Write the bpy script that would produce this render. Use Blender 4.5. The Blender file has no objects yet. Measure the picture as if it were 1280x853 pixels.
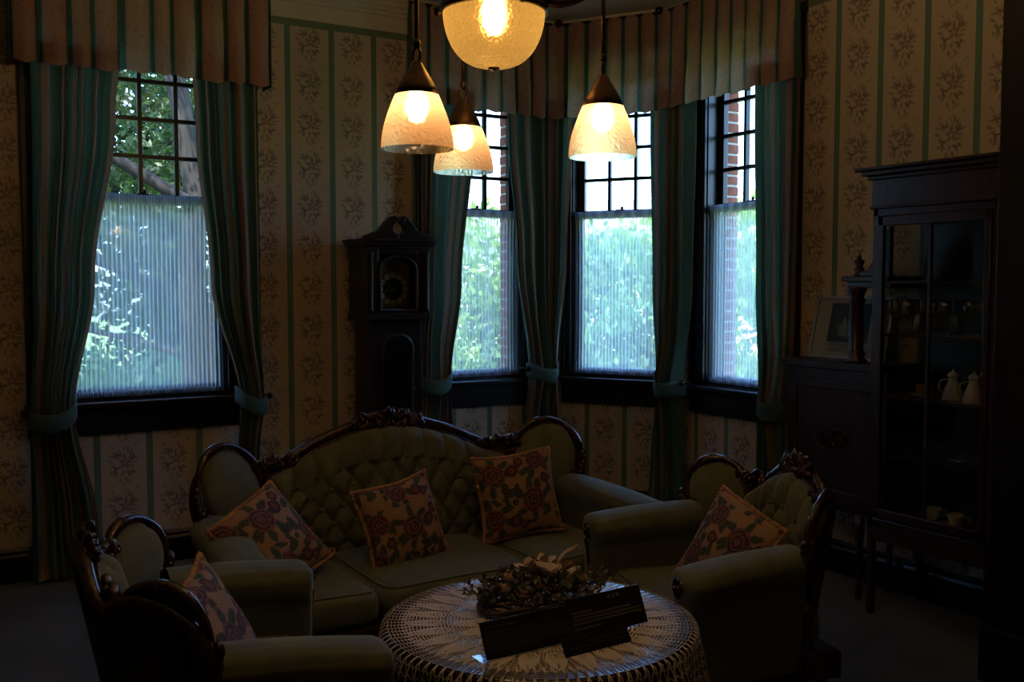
import bpy, math, random
import numpy as np
from mathutils import Vector, Matrix, Euler
random.seed(7)
SC = bpy.context.scene
COL = SC.collection
PI = math.pi
R = math.radians

# ------------------------------------------------------------------ camera, world, sun, exposure
cam_d = bpy.data.cameras.new('camera')
cam_d.sensor_width = 36.0
cam_d.lens = 1240.0 * 36.0 / 1280.0
cam_d.clip_start = 0.05
cam_d.clip_end = 300
cam = bpy.data.objects.new('camera', cam_d)
COL.objects.link(cam)
cam.location = (-4.31, -5.82, 1.585)
cam.rotation_euler = (R(90 - 3.3), 0, R(-31.0))
SC.camera = cam

world = bpy.data.worlds.new('sky')
SC.world = world
world.use_nodes = True
wn = world.node_tree.nodes
wl = world.node_tree.links
wn.clear()
sky = wn.new('ShaderNodeTexSky')
sky.sky_type = 'NISHITA'
sky.sun_disc = False
sky.sun_elevation = R(52)
sky.sun_rotation = R(215)
sky.air_density = 1.0
sky.dust_density = 2.0
sky.ozone_density = 1.5
bg = wn.new('ShaderNodeBackground')
bg.inputs['Strength'].default_value = 1.7
wo = wn.new('ShaderNodeOutputWorld')
wb = wn.new('ShaderNodeMix')
wb.data_type = 'RGBA'
wb.blend_type = 'MULTIPLY'
wb.inputs[0].default_value = 1.0
wb.inputs[7].default_value = (.72, .95, 1.30, 1)
wl.new(sky.outputs[0], wb.inputs[6])
wl.new(wb.outputs[2], bg.inputs[0])
wl.new(bg.outputs[0], wo.inputs[0])

sun_d = bpy.data.lights.new('sun', 'SUN')
sun_d.energy = 20.0
sun_d.angle = R(0.6)
sun_d.color = (1.0, 0.96, 0.88)
sun = bpy.data.objects.new('sun', sun_d)
COL.objects.link(sun)
sun.rotation_euler = Vector((0.45, 0.75, -1.05)).to_track_quat('-Z', 'Y').to_euler()

SC.view_settings.view_transform = 'Standard'
SC.view_settings.look = 'None'
SC.view_settings.gamma = 1.0
SC.view_settings.use_curve_mapping = False
SC.view_settings.exposure = 0.0
PENDANT_BULB = 62.0       # emission of the lamp bulbs
BOWL_BULB = 840.0

# ------------------------------------------------------------------ material helpers
MATS = {}


class NT:
    def __init__(self, name):
        m = bpy.data.materials.new(name)
        m.use_nodes = True
        self.m = m
        self.t = m.node_tree
        self.n = self.t.nodes
        self.l = self.t.links
        self.p = self.n.get('Principled BSDF')
        self.out = self.n.get('Material Output')

    def new(self, typ, **kw):
        nd = self.n.new(typ)
        for k, v in kw.items():
            setattr(nd, k, v)
        return nd

    def link(self, a, b):
        self.l.new(a, b)

    def math(self, op, a, b=None, c=None):
        nd = self.n.new('ShaderNodeMath')
        nd.operation = op
        for i, x in enumerate((a, b, c)):
            if x is None:
                continue
            if isinstance(x, (int, float)):
                nd.inputs[i].default_value = x
            else:
                self.l.new(x, nd.inputs[i])
        return nd.outputs[0]

    def mix(self, fac, a, b, blend='MIX'):
        nd = self.n.new('ShaderNodeMix')
        nd.data_type = 'RGBA'
        nd.blend_type = blend
        for sock, x in ((nd.inputs[0], fac), (nd.inputs[6], a), (nd.inputs[7], b)):
            if isinstance(x, (int, float)):
                sock.default_value = x
            elif isinstance(x, tuple):
                sock.default_value = (x[0], x[1], x[2], 1)
            else:
                self.l.new(x, sock)
        return nd.outputs[2]

    def smooth(self, v, a, b, o0=0.0, o1=1.0):
        nd = self.n.new('ShaderNodeMapRange')
        nd.interpolation_type = 'SMOOTHSTEP'
        self.l.new(v, nd.inputs[0])
        nd.inputs[1].default_value = a
        nd.inputs[2].default_value = b
        nd.inputs[3].default_value = o0
        nd.inputs[4].default_value = o1
        return nd.outputs[0]

    def noise(self, scale, vec=None, detail=3, rough=.55):
        nd = self.n.new('ShaderNodeTexNoise')
        nd.inputs['Scale'].default_value = scale
        nd.inputs['Detail'].default_value = detail
        nd.inputs['Roughness'].default_value = rough
        if vec is not None:
            self.l.new(vec, nd.inputs['Vector'])
        return nd.outputs[0]

    def coords(self, which='Object'):
        return self.n.new('ShaderNodeTexCoord').outputs[which]

    def bump(self, h, strength, dist=0.002):
        nd = self.n.new('ShaderNodeBump')
        nd.inputs['Strength'].default_value = strength
        nd.inputs['Distance'].default_value = dist
        self.l.new(h, nd.inputs['Height'])
        return nd.outputs[0]

    def ellipses(self, vec, ells):
        """smallest normalised distance to a set of rotated ellipses (x, y, rx, ry, angle)"""
        cur = None
        for (x, y, rx, ry, a) in ells:
            mp = self.n.new('ShaderNodeMapping')
            mp.vector_type = 'TEXTURE'
            mp.inputs['Location'].default_value = (x, y, 0)
            mp.inputs['Rotation'].default_value = (0, 0, a)
            mp.inputs['Scale'].default_value = (rx, ry, 1)
            self.l.new(vec, mp.inputs[0])
            ln = self.n.new('ShaderNodeVectorMath')
            ln.operation = 'LENGTH'
            self.l.new(mp.outputs[0], ln.inputs[0])
            o = ln.outputs['Value']
            cur = o if cur is None else self.math('MINIMUM', cur, o)
        return cur


def plain(name, col, rough=.6, metal=0.0, bump=0.0, bscale=200, var=0.0, vscale=8, spec=.5, sheen=0.0, coat=0.0):
    if name in MATS:
        return MATS[name]
    t = NT(name)
    p = t.p
    p.inputs['Base Color'].default_value = (*col, 1)
    p.inputs['Roughness'].default_value = rough
    p.inputs['Metallic'].default_value = metal
    p.inputs['Specular IOR Level'].default_value = spec
    if sheen:
        p.inputs['Sheen Weight'].default_value = sheen
        p.inputs['Sheen Roughness'].default_value = .35
        p.inputs['Sheen Tint'].default_value = (min(1, col[0] * 3 + .2), min(1, col[1] * 3 + .2), min(1, col[2] * 3 + .2), 1)
    if coat:
        p.inputs['Coat Weight'].default_value = coat
        p.inputs['Coat Roughness'].default_value = .12
    co = t.coords()
    if var:
        f = t.noise(vscale, co, 4)
        dk = tuple(c * (1 - var) for c in col)
        lt = tuple(min(1, c * (1 + var)) for c in col)
        t.link(t.mix(t.smooth(f, .3, .7), dk, lt), p.inputs['Base Color'])
    if bump:
        t.link(t.bump(t.noise(bscale, co, 2), bump), p.inputs['Normal'])
    MATS[name] = t.m
    return t.m


def wood_mat(name, dark, light, rough=.25, gscale=(14, 14, 1.2)):
    t = NT(name)
    co = t.coords()
    mp = t.new('ShaderNodeMapping')
    mp.inputs['Scale'].default_value = gscale
    t.link(co, mp.inputs[0])
    f = t.noise(3.0, mp.outputs[0], 6, .6)
    t.link(t.mix(t.smooth(f, .35, .7), dark, light), t.p.inputs['Base Color'])
    t.p.inputs['Roughness'].default_value = rough
    t.link(t.bump(f, .08), t.p.inputs['Normal'])
    MATS[name] = t.m
    return t.m


mahogany = wood_mat('dark mahogany', (.020, .007, .004), (.060, .020, .010), .22)
ebony = wood_mat('near black stained wood', (.006, .004, .004), (.013, .008, .006), .30)
rosewood = wood_mat('red brown cabinet wood', (.016, .005, .003), (.05, .014, .008), .28)
clockwood = wood_mat('dark clock wood', (.010, .005, .004), (.024, .011, .008), .3)


def wallpaper():
    t = NT('striped floral wallpaper')
    uv = t.coords('UV')
    sp = t.new('ShaderNodeSeparateXYZ')
    t.link(uv, sp.inputs[0])
    u = t.math('FRACT', t.math('DIVIDE', t.math('ADD', sp.outputs[0], 20 * .2765), .2765))   # 0 at a stripe centre
    dst = t.math('ABSOLUTE', t.math('SUBTRACT', u, .5))          # .5 at stripe centre
    stripe = t.smooth(dst, .430, .436)
    edge = t.math('MULTIPLY', t.smooth(dst, .418, .424), t.math('SUBTRACT', 1.0, t.smooth(dst, .428, .434)))
    mx = t.math('MULTIPLY', t.math('SUBTRACT', u, .5), .2765)
    v = t.math('FRACT', t.math('ADD', t.math('DIVIDE', t.math('SUBTRACT', sp.outputs[1], 3.03), .245), 20.5))
    my = t.math('MULTIPLY', t.math('SUBTRACT', v, .5), .245)
    cb = t.new('ShaderNodeCombineXYZ')
    t.link(mx, cb.inputs[0])
    t.link(my, cb.inputs[1])
    # small wobble of outlines
    nz = t.new('ShaderNodeTexNoise')
    nz.inputs['Scale'].default_value = 60
    t.link(uv, nz.inputs['Vector'])
    wob = t.new('ShaderNodeVectorMath', operation='SCALE')
    sub = t.new('ShaderNodeVectorMath', operation='SUBTRACT')
    t.link(nz.outputs['Color'], sub.inputs[0])
    sub.inputs[1].default_value = (.5, .5, .5)
    t.link(sub.outputs[0], wob.inputs[0])
    wob.inputs['Scale'].default_value = .014
    add = t.new('ShaderNodeVectorMath', operation='ADD')
    t.link(cb.outputs[0], add.inputs[0])
    t.link(wob.outputs[0], add.inputs[1])
    vec = add.outputs[0]
    rnd = random.Random(3)
    leaves, flowers = [], []
    for k in range(5):
        a = k * 2 * PI / 5 + .3
        flowers.append((.004 + .015 * math.cos(a), .006 + .015 * math.sin(a), .013, .008, a))
    for (fx, fy) in ((-.030, -.016), (.030, .024), (.022, -.034), (-.026, .036)):
        for k in range(3):
            a = k * 2.1 + rnd.random()
            flowers.append((fx + .008 * math.cos(a), fy + .008 * math.sin(a), .009, .006, a))
    for k in range(20):
        a = k * 2 * PI / 20 + rnd.uniform(-.15, .15)
        d = rnd.uniform(.030, .064)
        leaves.append((d * .86 * math.cos(a), d * 1.12 * math.sin(a), rnd.uniform(.012, .018), rnd.uniform(.0035, .006), a + rnd.uniform(-.4, .4)))
    # trailing sprig linking one bouquet to the next
    for k in range(5):
        leaves.append((.016 * math.sin(k * 1.5) + .008, -.070 - k * .006, .010, .0026, .9 * math.cos(k * 1.7) + .8))
    for k in range(16):
        a = rnd.uniform(0, 2 * PI)
        d = rnd.uniform(.045, .078)
        leaves.append((d * .80 * math.cos(a), d * 1.08 * math.sin(a), .008, .0030, rnd.uniform(0, PI)))
    leaves.append((.052, .088, .012, .003, .6))
    leaves.append((-.045, .075, .012, .003, 2.2))
    K = 1.38
    leaves = [(x * K, y * (K * .93), rx * K * .92, ry * K * .95, a) for (x, y, rx, ry, a) in leaves]
    flowers = [(x * K, y * K, rx * K * .95, ry * K * .95, a) for (x, y, rx, ry, a) in flowers]
    ml = t.smooth(t.ellipses(vec, leaves), 1.15, .75)
    mf = t.smooth(t.ellipses(vec, flowers), 1.15, .65)
    base = t.mix(t.noise(3, uv, 3), (.52, .395, .255), (.58, .45, .295))
    c = t.mix(t.math('MULTIPLY', ml, .60), base, (.135, .115, .082))
    c = t.mix(t.math('MULTIPLY', mf, .66), c, (.160, .088, .075))
    c = t.mix(stripe, c, (.130, .215, .130))
    c = t.mix(t.math('MULTIPLY', edge, .5), c, (.62, .55, .40))
    # green top border
    bd = t.math('MULTIPLY', t.smooth(sp.outputs[1], 3.120, 3.123), 1.0)
    c = t.mix(bd, c, (.150, .200, .110))
    t.link(c, t.p.inputs['Base Color'])
    t.p.inputs['Roughness'].default_value = .75
    t.link(t.bump(t.noise(420, uv, 2), .10), t.p.inputs['Normal'])
    MATS['wallpaper'] = t.m
    return t.m


def striped_fabric(name, green_frac, tan=(.46, .25, .18), green=(.062, .135, .088), transl=.20):
    """cloth whose u coordinate counts folds: green in the fold, floral tan band on the crest"""
    t = NT(name)
    uv = t.coords('UV')
    sp = t.new('ShaderNodeSeparateXYZ')
    t.link(uv, sp.inputs[0])
    u = t.math('FRACT', sp.outputs[0])
    d = t.math('ABSOLUTE', t.math('SUBTRACT', u, .5))
    band = t.smooth(d, .5 - green_frac / 2 + .012, .5 - green_frac / 2 - .012)       # 1 in the tan band
    cb = t.new('ShaderNodeCombineXYZ')
    t.link(t.math('MULTIPLY', sp.outputs[0], 3.0), cb.inputs[0])
    t.link(t.math('MULTIPLY', sp.outputs[1], 22.0), cb.inputs[1])
    vo = t.new('ShaderNodeTexVoronoi')
    vo.inputs['Scale'].default_value = 1.6
    t.link(cb.outputs[0], vo.inputs['Vector'])
    n1 = t.noise(5.0, cb.outputs[0], 3)
    motif = t.math('MULTIPLY', t.smooth(vo.outputs['Distance'], .42, .25), t.smooth(n1, .42, .58))
    tanc = t.mix(t.math('MULTIPLY', motif, .75), tan, (.17, .10, .075))
    gr2 = t.mix(t.smooth(n1, .35, .7), green, tuple(g * .75 for g in green))
    col = t.mix(band, gr2, tanc)
    t.p.inputs['Roughness'].default_value = .8
    t.p.inputs['Sheen Weight'].default_value = .15
    t.link(col, t.p.inputs['Base Color'])
    tr = t.new('ShaderNodeBsdfTranslucent')
    t.link(t.mix(band, tuple(min(1, g * 1.3) for g in green), (.34, .25, .16)), tr.inputs['Color'])
    mx = t.new('ShaderNodeMixShader')
    mx.inputs[0].default_value = transl
    t.link(t.p.outputs[0], mx.inputs[1])
    t.link(tr.outputs[0], mx.inputs[2])
    t.link(mx.outputs[0], t.out.inputs[0])
    MATS[name] = t.m
    return t.m


def sheer_mat():
    t = NT('sheer net')
    uv = t.coords('UV')
    sp = t.new('ShaderNodeSeparateXYZ')
    t.link(uv, sp.inputs[0])
    dens = t.smooth(t.math('SINE', t.math('MULTIPLY', sp.outputs[0], 2 * PI)), -.3, 1.0, .34, .66)
    tr = t.new('ShaderNodeBsdfTransparent')
    tr.inputs[0].default_value = (.95, .97, 1, 1)
    tl = t.new('ShaderNodeBsdfTranslucent')
    tl.inputs[0].default_value = (.82, .86, .92, 1)
    df = t.new('ShaderNodeBsdfDiffuse')
    df.inputs[0].default_value = (.6, .62, .65, 1)
    m1 = t.new('ShaderNodeMixShader')
    m1.inputs[0].default_value = .22
    t.link(tl.outputs[0], m1.inputs[1])
    t.link(df.outputs[0], m1.inputs[2])
    m2 = t.new('ShaderNodeMixShader')
    t.link(dens, m2.inputs[0])
    t.link(tr.outputs[0], m2.inputs[1])
    t.link(m1.outputs[0], m2.inputs[2])
    t.link(m2.outputs[0], t.out.inputs[0])
    MATS['sheer'] = t.m
    return t.m


def glass_mat(name, gloss=.07, tint=(.96, .98, .97), rough=.02):
    t = NT(name)
    tr = t.new('ShaderNodeBsdfTransparent')
    tr.inputs[0].default_value = (*tint, 1)
    gl = t.new('ShaderNodeBsdfGlossy')
    gl.inputs['Roughness'].default_value = rough
    lw = t.new('ShaderNodeLayerWeight')
    m = t.new('ShaderNodeMixShader')
    t.link(t.math('ADD', t.math('MULTIPLY', t.math('POWER', lw.outputs['Facing'], 4.0), .6), gloss), m.inputs[0])
    t.link(tr.outputs[0], m.inputs[1])
    t.link(gl.outputs[0], m.inputs[2])
    t.link(m.outputs[0], t.out.inputs[0])
    MATS[name] = t.m
    return t.m


def lamp_glass(name, col, trans=.30, crack=60, thick=.5, hot=.3):
    t = NT(name)
    co = t.coords()
    vo = t.new('ShaderNodeTexVoronoi', feature='DISTANCE_TO_EDGE')
    vo.inputs['Scale'].default_value = crack
    t.link(co, vo.inputs['Vector'])
    nz = t.noise(crack * 1.6, co, 4)
    bp = t.bump(t.math('ADD', t.math('MULTIPLY', vo.outputs['Distance'], 1.5), nz), thick, .004)
    tl = t.new('ShaderNodeBsdfTranslucent')
    tl.inputs[0].default_value = (*col, 1)
    t.link(bp, tl.inputs['Normal'])
    tr = t.new('ShaderNodeBsdfTransparent')
    tr.inputs[0].default_value = (1, .93, .84, 1)
    gl = t.new('ShaderNodeBsdfGlossy')
    gl.inputs['Roughness'].default_value = .12
    t.link(bp, gl.inputs['Normal'])
    rf = t.new('ShaderNodeBsdfRefraction')
    rf.inputs['Color'].default_value = (min(1, col[0] * 2.2), min(1, col[1] * 2.2), min(1, col[2] * 2.2), 1)
    rf.inputs['Roughness'].default_value = .62
    rf.inputs['IOR'].default_value = 1.08
    t.link(bp, rf.inputs['Normal'])
    m0 = t.new('ShaderNodeMixShader')
    m0.inputs[0].default_value = hot
    t.link(tl.outputs[0], m0.inputs[1])
    t.link(rf.outputs[0], m0.inputs[2])
    m1 = t.new('ShaderNodeMixShader')
    t.link(t.smooth(nz, .35, .75, trans * .5, trans * 1.5), m1.inputs[0])
    t.link(m0.outputs[0], m1.inputs[1])
    t.link(tr.outputs[0], m1.inputs[2])
    m2 = t.new('ShaderNodeMixShader')
    m2.inputs[0].default_value = .06
    t.link(m1.outputs[0], m2.inputs[1])
    t.link(gl.outputs[0], m2.inputs[2])
    t.link(m2.outputs[0], t.out.inputs[0])
    MATS[name] = t.m
    return t.m


def emit_mat(name, col, s):
    t = NT(name)
    e = t.new('ShaderNodeEmission')
    e.inputs[0].default_value = (*col, 1)
    e.inputs[1].default_value = s
    t.link(e.outputs[0], t.out.inputs[0])
    MATS[name] = t.m
    return t.m


def tapestry():
    """printed roses, fruit and leaves on a tan ground, in the pillow's own UV"""
    t = NT('floral tapestry')
    uv = t.coords('UV')
    ob = t.new('ShaderNodeObjectInfo')
    off = t.new('ShaderNodeCombineXYZ')
    t.link(t.math('MULTIPLY', ob.outputs['Random'], 3.7), off.inputs[0])
    t.link(t.math('MULTIPLY', ob.outputs['Random'], 5.3), off.inputs[1])
    ad = t.new('ShaderNodeVectorMath', operation='ADD')
    t.link(uv, ad.inputs[0])
    t.link(off.outputs[0], ad.inputs[1])
    fr = t.new('ShaderNodeVectorMath', operation='FRACTION')
    t.link(ad.outputs[0], fr.inputs[0])
    nz = t.new('ShaderNodeTexNoise')
    nz.inputs['Scale'].default_value = 16
    t.link(uv, nz.inputs['Vector'])
    sb = t.new('ShaderNodeVectorMath', operation='SUBTRACT')
    t.link(nz.outputs['Color'], sb.inputs[0])
    sb.inputs[1].default_value = (.5, .5, .5)
    sc = t.new('ShaderNodeVectorMath', operation='SCALE')
    t.link(sb.outputs[0], sc.inputs[0])
    sc.inputs['Scale'].default_value = .06
    a2 = t.new('ShaderNodeVectorMath', operation='ADD')
    t.link(fr.outputs[0], a2.inputs[0])
    t.link(sc.outputs[0], a2.inputs[1])
    vec = a2.outputs[0]
    rnd = random.Random(11)
    roses = [(.24, .72, .155, .145, .2), (.70, .36, .165, .15, .8), (.82, .84, .13, .125, .3), (.18, .18, .13, .13, .5)]
    fruit = [(.50, .76, .078, .072, 0), (.60, .86, .065, .065, 0), (.44, .14, .075, .075, 0), (.55, .08, .06, .06, 0), (.92, .60, .068, .064, 0)]
    grapes = [(.42 + rnd.uniform(-.10, .10), .46 + rnd.uniform(-.10, .09), .034, .034, 0) for _ in range(11)]
    leaves = []
    for (cx, cy, rx, ry, a) in roses:
        for k in range(7):
            b = k * PI / 3.5 + rnd.uniform(-.3, .3)
            leaves.append((cx + .195 * math.cos(b), cy + .195 * math.sin(b), .085, .042, b + rnd.uniform(-.5, .5)))
    for k in range(10):
        leaves.append((rnd.random(), rnd.random(), .075, .030, rnd.uniform(0, PI)))
    dl = t.ellipses(vec, leaves)
    dr = t.ellipses(vec, roses)
    df = t.ellipses(vec, fruit)
    dg = t.ellipses(vec, grapes)
    n2 = t.noise(30, uv, 3)
    tan = t.mix(n2, (.23, .128, .070), (.31, .185, .105))
    vein = t.smooth(t.math('SINE', t.math('MULTIPLY', dl, 11.0)), -.5, .6)
    c = t.mix(t.smooth(dl, 1.08, .95), tan, t.mix(vein, (.020, .032, .024), (.060, .075, .050)))
    c = t.mix(t.smooth(df, 1.08, .95), c, t.mix(t.smooth(df, .2, .95), (.150, .050, .038), (.045, .012, .014)))
    c = t.mix(t.smooth(dg, 1.1, .95), c, t.mix(t.smooth(dg, .2, .95), (.060, .065, .060), (.012, .014, .020)))
    pet = t.smooth(t.math('SINE', t.math('ADD', t.math('MULTIPLY', dr, 17.0), t.math('MULTIPLY', n2, 9.0))), -.35, .5)
    c = t.mix(t.smooth(dr, 1.06, .95), c, t.mix(pet, (.050, .016, .022), (.170, .066, .066)))
    t.link(c, t.p.inputs['Base Color'])
    t.p.inputs['Roughness'].default_value = .85
    t.link(t.bump(t.noise(300, uv, 2), .25), t.p.inputs['Normal'])
    MATS['tapestry'] = t.m
    return t.m


M_WALL = wallpaper()
M_CURT = striped_fabric('green curtain with floral bands', .66, tan=(.29, .17, .12))
M_VAL = striped_fabric('tan valance with green folds', .21, transl=.36)
M_SHEER = sheer_mat()
M_PANE = glass_mat('window glass')
M_CABGLASS = glass_mat('cabinet glass', .015, (.90, .92, .92))
M_CRYSTAL = glass_mat('crystal', .16, (.86, .88, .90), .05)
M_TAP = tapestry()
M_CREAM = plain('cream ceiling plaster', (.62, .55, .41), .8, bump=.05, bscale=120)
M_FLOOR = plain('dark grey green carpet', (.085, .080, .066), .95, bump=.5, bscale=500, var=.18, vscale=3)
M_VELVET = plain('green velvet', (.098, .104, .058), .85, var=.12, vscale=14, sheen=.45, bump=.15, bscale=700)
M_BACKCL = plain('dark backing cloth', (.030, .032, .040), .9, bump=.15, bscale=500)
M_BRONZE = plain('dark bronze', (.055, .030, .016), .38, .85, var=.3, vscale=30)
M_BRASS = plain('dull brass', (.30, .18, .06), .4, .9, var=.2, vscale=40)
M_CORD = plain('rust cord', (.36, .185, .09), .85, bump=.4, bscale=260, var=.25, vscale=60)
M_LACE = plain('ecru crochet cotton', (.62, .55, .47), .85, bump=.5, bscale=500)
M_BLACK = plain('black plastic', (.008, .008, .009), .35)
M_INK = plain('pale printed ink', (.34, .32, .27), .7)
M_GREYINK = plain('grey printed ink', (.075, .075, .08), .7)
M_BRICK = plain('red brick', (.30, .085, .052), .85, var=.3, vscale=9, bump=.4, bscale=90)
M_MORTAR = plain('pale mortar', (.55, .52, .48), .9)
M_BARK = plain('bark', (.022, .018, .015), .95, bump=.8, bscale=30, var=.35, vscale=8)
M_LAWN = plain('sunlit lawn', (.13, .21, .05), .95, var=.3, vscale=1.5, bump=.5, bscale=60)
M_PATH = plain('pale gravel path', (.55, .52, .46), .95, var=.12, vscale=12)
M_TILE = plain('grey roof tile', (.20, .21, .22), .7, var=.15, vscale=6)
M_PORC = plain('cream porcelain', (.42, .38, .28), .25)
M_DIAL = plain('brass dial', (.22, .12, .035), .42, .6)
M_PALEDISC = plain('pale numeral disc', (.42, .38, .28), .5)
M_MATBOARD = plain('cream mat board', (.50, .44, .32), .85)
M_SILVER = plain('silver frame', (.32, .31, .27), .35, .6)
M_PHOTO = plain('dark photograph print', (.030, .028, .030), .35)
M_PHOTOP = plain('pale photograph print', (.30, .27, .20), .5)
M_TWIG = plain('dry vine', (.075, .055, .035), .9, var=.3, vscale=40)
M_DRYLEAF = plain('dry sage leaf', (.12, .125, .085), .85, var=.4, vscale=30)
M_PETAL = plain('dry pale petal', (.46, .37, .27), .8, var=.25, vscale=40)
M_AMBERP = plain('dry amber petal', (.36, .21, .09), .8, var=.3, vscale=40)


def leaf_mat(name, c1, c2, tr=.45):
    t = NT(name)
    f = t.noise(2.2, t.coords(), 3)
    ge = t.new('ShaderNodeNewGeometry')
    rr = ge.outputs['Random Per Island']
    col = t.mix(t.math('MULTIPLY', t.math('ADD', f, rr), .5), c1, c2)
    t.link(col, t.p.inputs['Base Color'])
    t.p.inputs['Roughness'].default_value = .5
    tl = t.new('ShaderNodeBsdfTranslucent')
    t.link(t.mix(.5, col, (c2[0] * 1.4, c2[1] * 1.5, c2[2]), 'MIX'), tl.inputs[0])
    mx = t.new('ShaderNodeMixShader')
    mx.inputs[0].default_value = tr
    t.link(t.p.outputs[0], mx.inputs[1])
    t.link(tl.outputs[0], mx.inputs[2])
    t.link(mx.outputs[0], t.out.inputs[0])
    return t.m


M_LEAF1 = leaf_mat('deep green leaves', (.006, .020, .008), (.040, .085, .018))  # green darkened so the colour stands in for shade on these trees
M_LEAF2 = leaf_mat('bright green leaves', (.06, .15, .03), (.26, .40, .08))
M_LEAF3 = leaf_mat('blue green leaves', (.04, .12, .06), (.14, .28, .12))


# ------------------------------------------------------------------ mesh helpers
class MB:
    def __init__(self):
        self.v = []
        self.f = []
        self.uv = []

    def add(self, vs, fs, uvs=None):
        b = len(self.v)
        self.v.extend([tuple(p) for p in vs])
        self.f.extend([tuple(i + b for i in f) for f in fs])
        self.uv.extend(uvs if uvs is not None else [(0.0, 0.0)] * len(vs))
        return self

    def box(self, x0, x1, y0, y1, z0, z1):
        vs = [(x, y, z) for z in (z0, z1) for y in (y0, y1) for x in (x0, x1)]
        return self.add(vs, [(0, 2, 3, 1), (4, 5, 7, 6), (0, 1, 5, 4), (2, 6, 7, 3), (0, 4, 6, 2), (1, 3, 7, 5)])

    def lathe(self, prof, n=24, c=(0, 0, 0), cap=True):
        vs, fs = [], []
        for (r, z) in prof:
            for k in range(n):
                a = 2 * PI * k / n
                vs.append((c[0] + r * math.cos(a), c[1] + r * math.sin(a), c[2] + z))
        for j in range(len(prof) - 1):
            for k in range(n):
                k2 = (k + 1) % n
                fs.append((j * n + k, j * n + k2, (j + 1) * n + k2, (j + 1) * n + k))
        if cap:
            if prof[0][0] > 1e-5:
                fs.append(tuple(range(n - 1, -1, -1)))
            if prof[-1][0] > 1e-5:
                fs.append(tuple((len(prof) - 1) * n + k for k in range(n)))
        return self.add(vs, fs)

    def tube(self, pts, rad, n=8, closed=False, cap=True, flat=1.0):
        pts = [Vector(p) for p in pts]
        m = len(pts)
        rads = rad if isinstance(rad, (list, tuple)) else [rad] * m
        vs, fs = [], []
        prev = None
        for i, p in enumerate(pts):
            if closed:
                t = pts[(i + 1) % m] - pts[i - 1]
            else:
                t = pts[min(i + 1, m - 1)] - pts[max(i - 1, 0)]
            if t.length < 1e-9:
                t = Vector((0, 0, 1))
            t.normalize()
            if prev is None:
                ref = Vector((0, 0, 1)) if abs(t.z) < .9 else Vector((1, 0, 0))
                nx = t.cross(ref).normalized()
            else:
                nx = (prev - t * prev.dot(t))
                nx = nx.normalized() if nx.length > 1e-6 else t.orthogonal().normalized()
            prev = nx
            ny = t.cross(nx)
            for k in range(n):
                a = 2 * PI * k / n
                vs.append(p + nx * (rads[i] * math.cos(a)) + ny * (rads[i] * flat * math.sin(a)))
        for i in range(m if closed else m - 1):
            i2 = (i + 1) % m
            for k in range(n):
                k2 = (k + 1) % n
                fs.append((i * n + k, i * n + k2, i2 * n + k2, i2 * n + k))
        if cap and not closed:
            fs.append(tuple(range(n - 1, -1, -1)))
            fs.append(tuple((m - 1) * n + k for k in range(n)))
        return self.add(vs, fs)

    def ball(self, c, r, nu=10, nv=6, M=None):
        if isinstance(r, (int, float)):
            r = (r, r, r)
        vs, fs = [], []
        for j in range(nv + 1):
            ph = PI * j / nv
            for k in range(nu):
                a = 2 * PI * k / nu
                p = Vector((r[0] * math.sin(ph) * math.cos(a), r[1] * math.sin(ph) * math.sin(a), r[2] * math.cos(ph)))
                if M is not None:
                    p = M @ p
                vs.append((c[0] + p.x, c[1] + p.y, c[2] + p.z))
        for j in range(nv):
            for k in range(nu):
                k2 = (k + 1) % nu
                fs.append((j * nu + k, (j + 1) * nu + k, (j + 1) * nu + k2, j * nu + k2))
        return self.add(vs, fs)

    def grid(self, fn, nu, nv, closeu=False, uvfn=None):
        vs, fs, uvs = [], [], []
        for j in range(nv + 1):
            for i in range(nu + (0 if closeu else 1)):
                u, v = i / nu, j / nv
                vs.append(fn(u, v))
                uvs.append(uvfn(u, v) if uvfn else (u, v))
        w = nu if closeu else nu + 1
        for j in range(nv):
            for i in range(nu):
                i2 = (i + 1) % w if closeu else i + 1
                fs.append((j * w + i, j * w + i2, (j + 1) * w + i2, (j + 1) * w + i))
        return self.add(vs, fs, uvs)

    def prism(self, poly, fn0, fn1):
        """poly 2D outline; fn0/fn1 map (a,b) to the near and far side"""
        n = len(poly)
        vs = [fn0(*p) for p in poly] + [fn1(*p) for p in poly]
        fs = [tuple(range(n)), tuple(range(2 * n - 1, n - 1, -1))]
        for i in range(n):
            j = (i + 1) % n
            fs.append((i, i + n, j + n, j))
        return self.add(vs, fs)

    def build(self, name, mat, parent=None, smooth=False, bevel=0.0, solid=0.0, loc=None, rot=None, recalc=True):
        me = bpy.data.meshes.new(name)
        me.from_pydata(self.v, [], self.f)
        if any(u != (0.0, 0.0) for u in self.uv):
            ul = me.uv_layers.new(name='UVMap')
            idx = np.empty(len(me.loops), dtype=np.int32)
            me.loops.foreach_get('vertex_index', idx)
            ul.data.foreach_set('uv', np.array(self.uv, dtype=np.float32)[idx].ravel())
        if recalc:
            import bmesh
            bm = bmesh.new()
            bm.from_mesh(me)
            bmesh.ops.recalc_face_normals(bm, faces=bm.faces)
            bm.to_mesh(me)
            bm.free()
        me.materials.append(mat)
        if smooth:
            me.polygons.foreach_set('use_smooth', [True] * len(me.polygons))
        o = bpy.data.objects.new(name, me)
        COL.objects.link(o)
        if parent is not None:
            o.parent = parent
        if loc is not None:
            o.location = loc
        if rot is not None:
            o.rotation_euler = rot
        if bevel:
            b = o.modifiers.new('bevel', 'BEVEL')
            b.width = bevel
            b.segments = 2
            b.limit_method = 'ANGLE'
        if solid:
            s = o.modifiers.new('thickness', 'SOLIDIFY')
            s.thickness = solid
        return o


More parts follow.
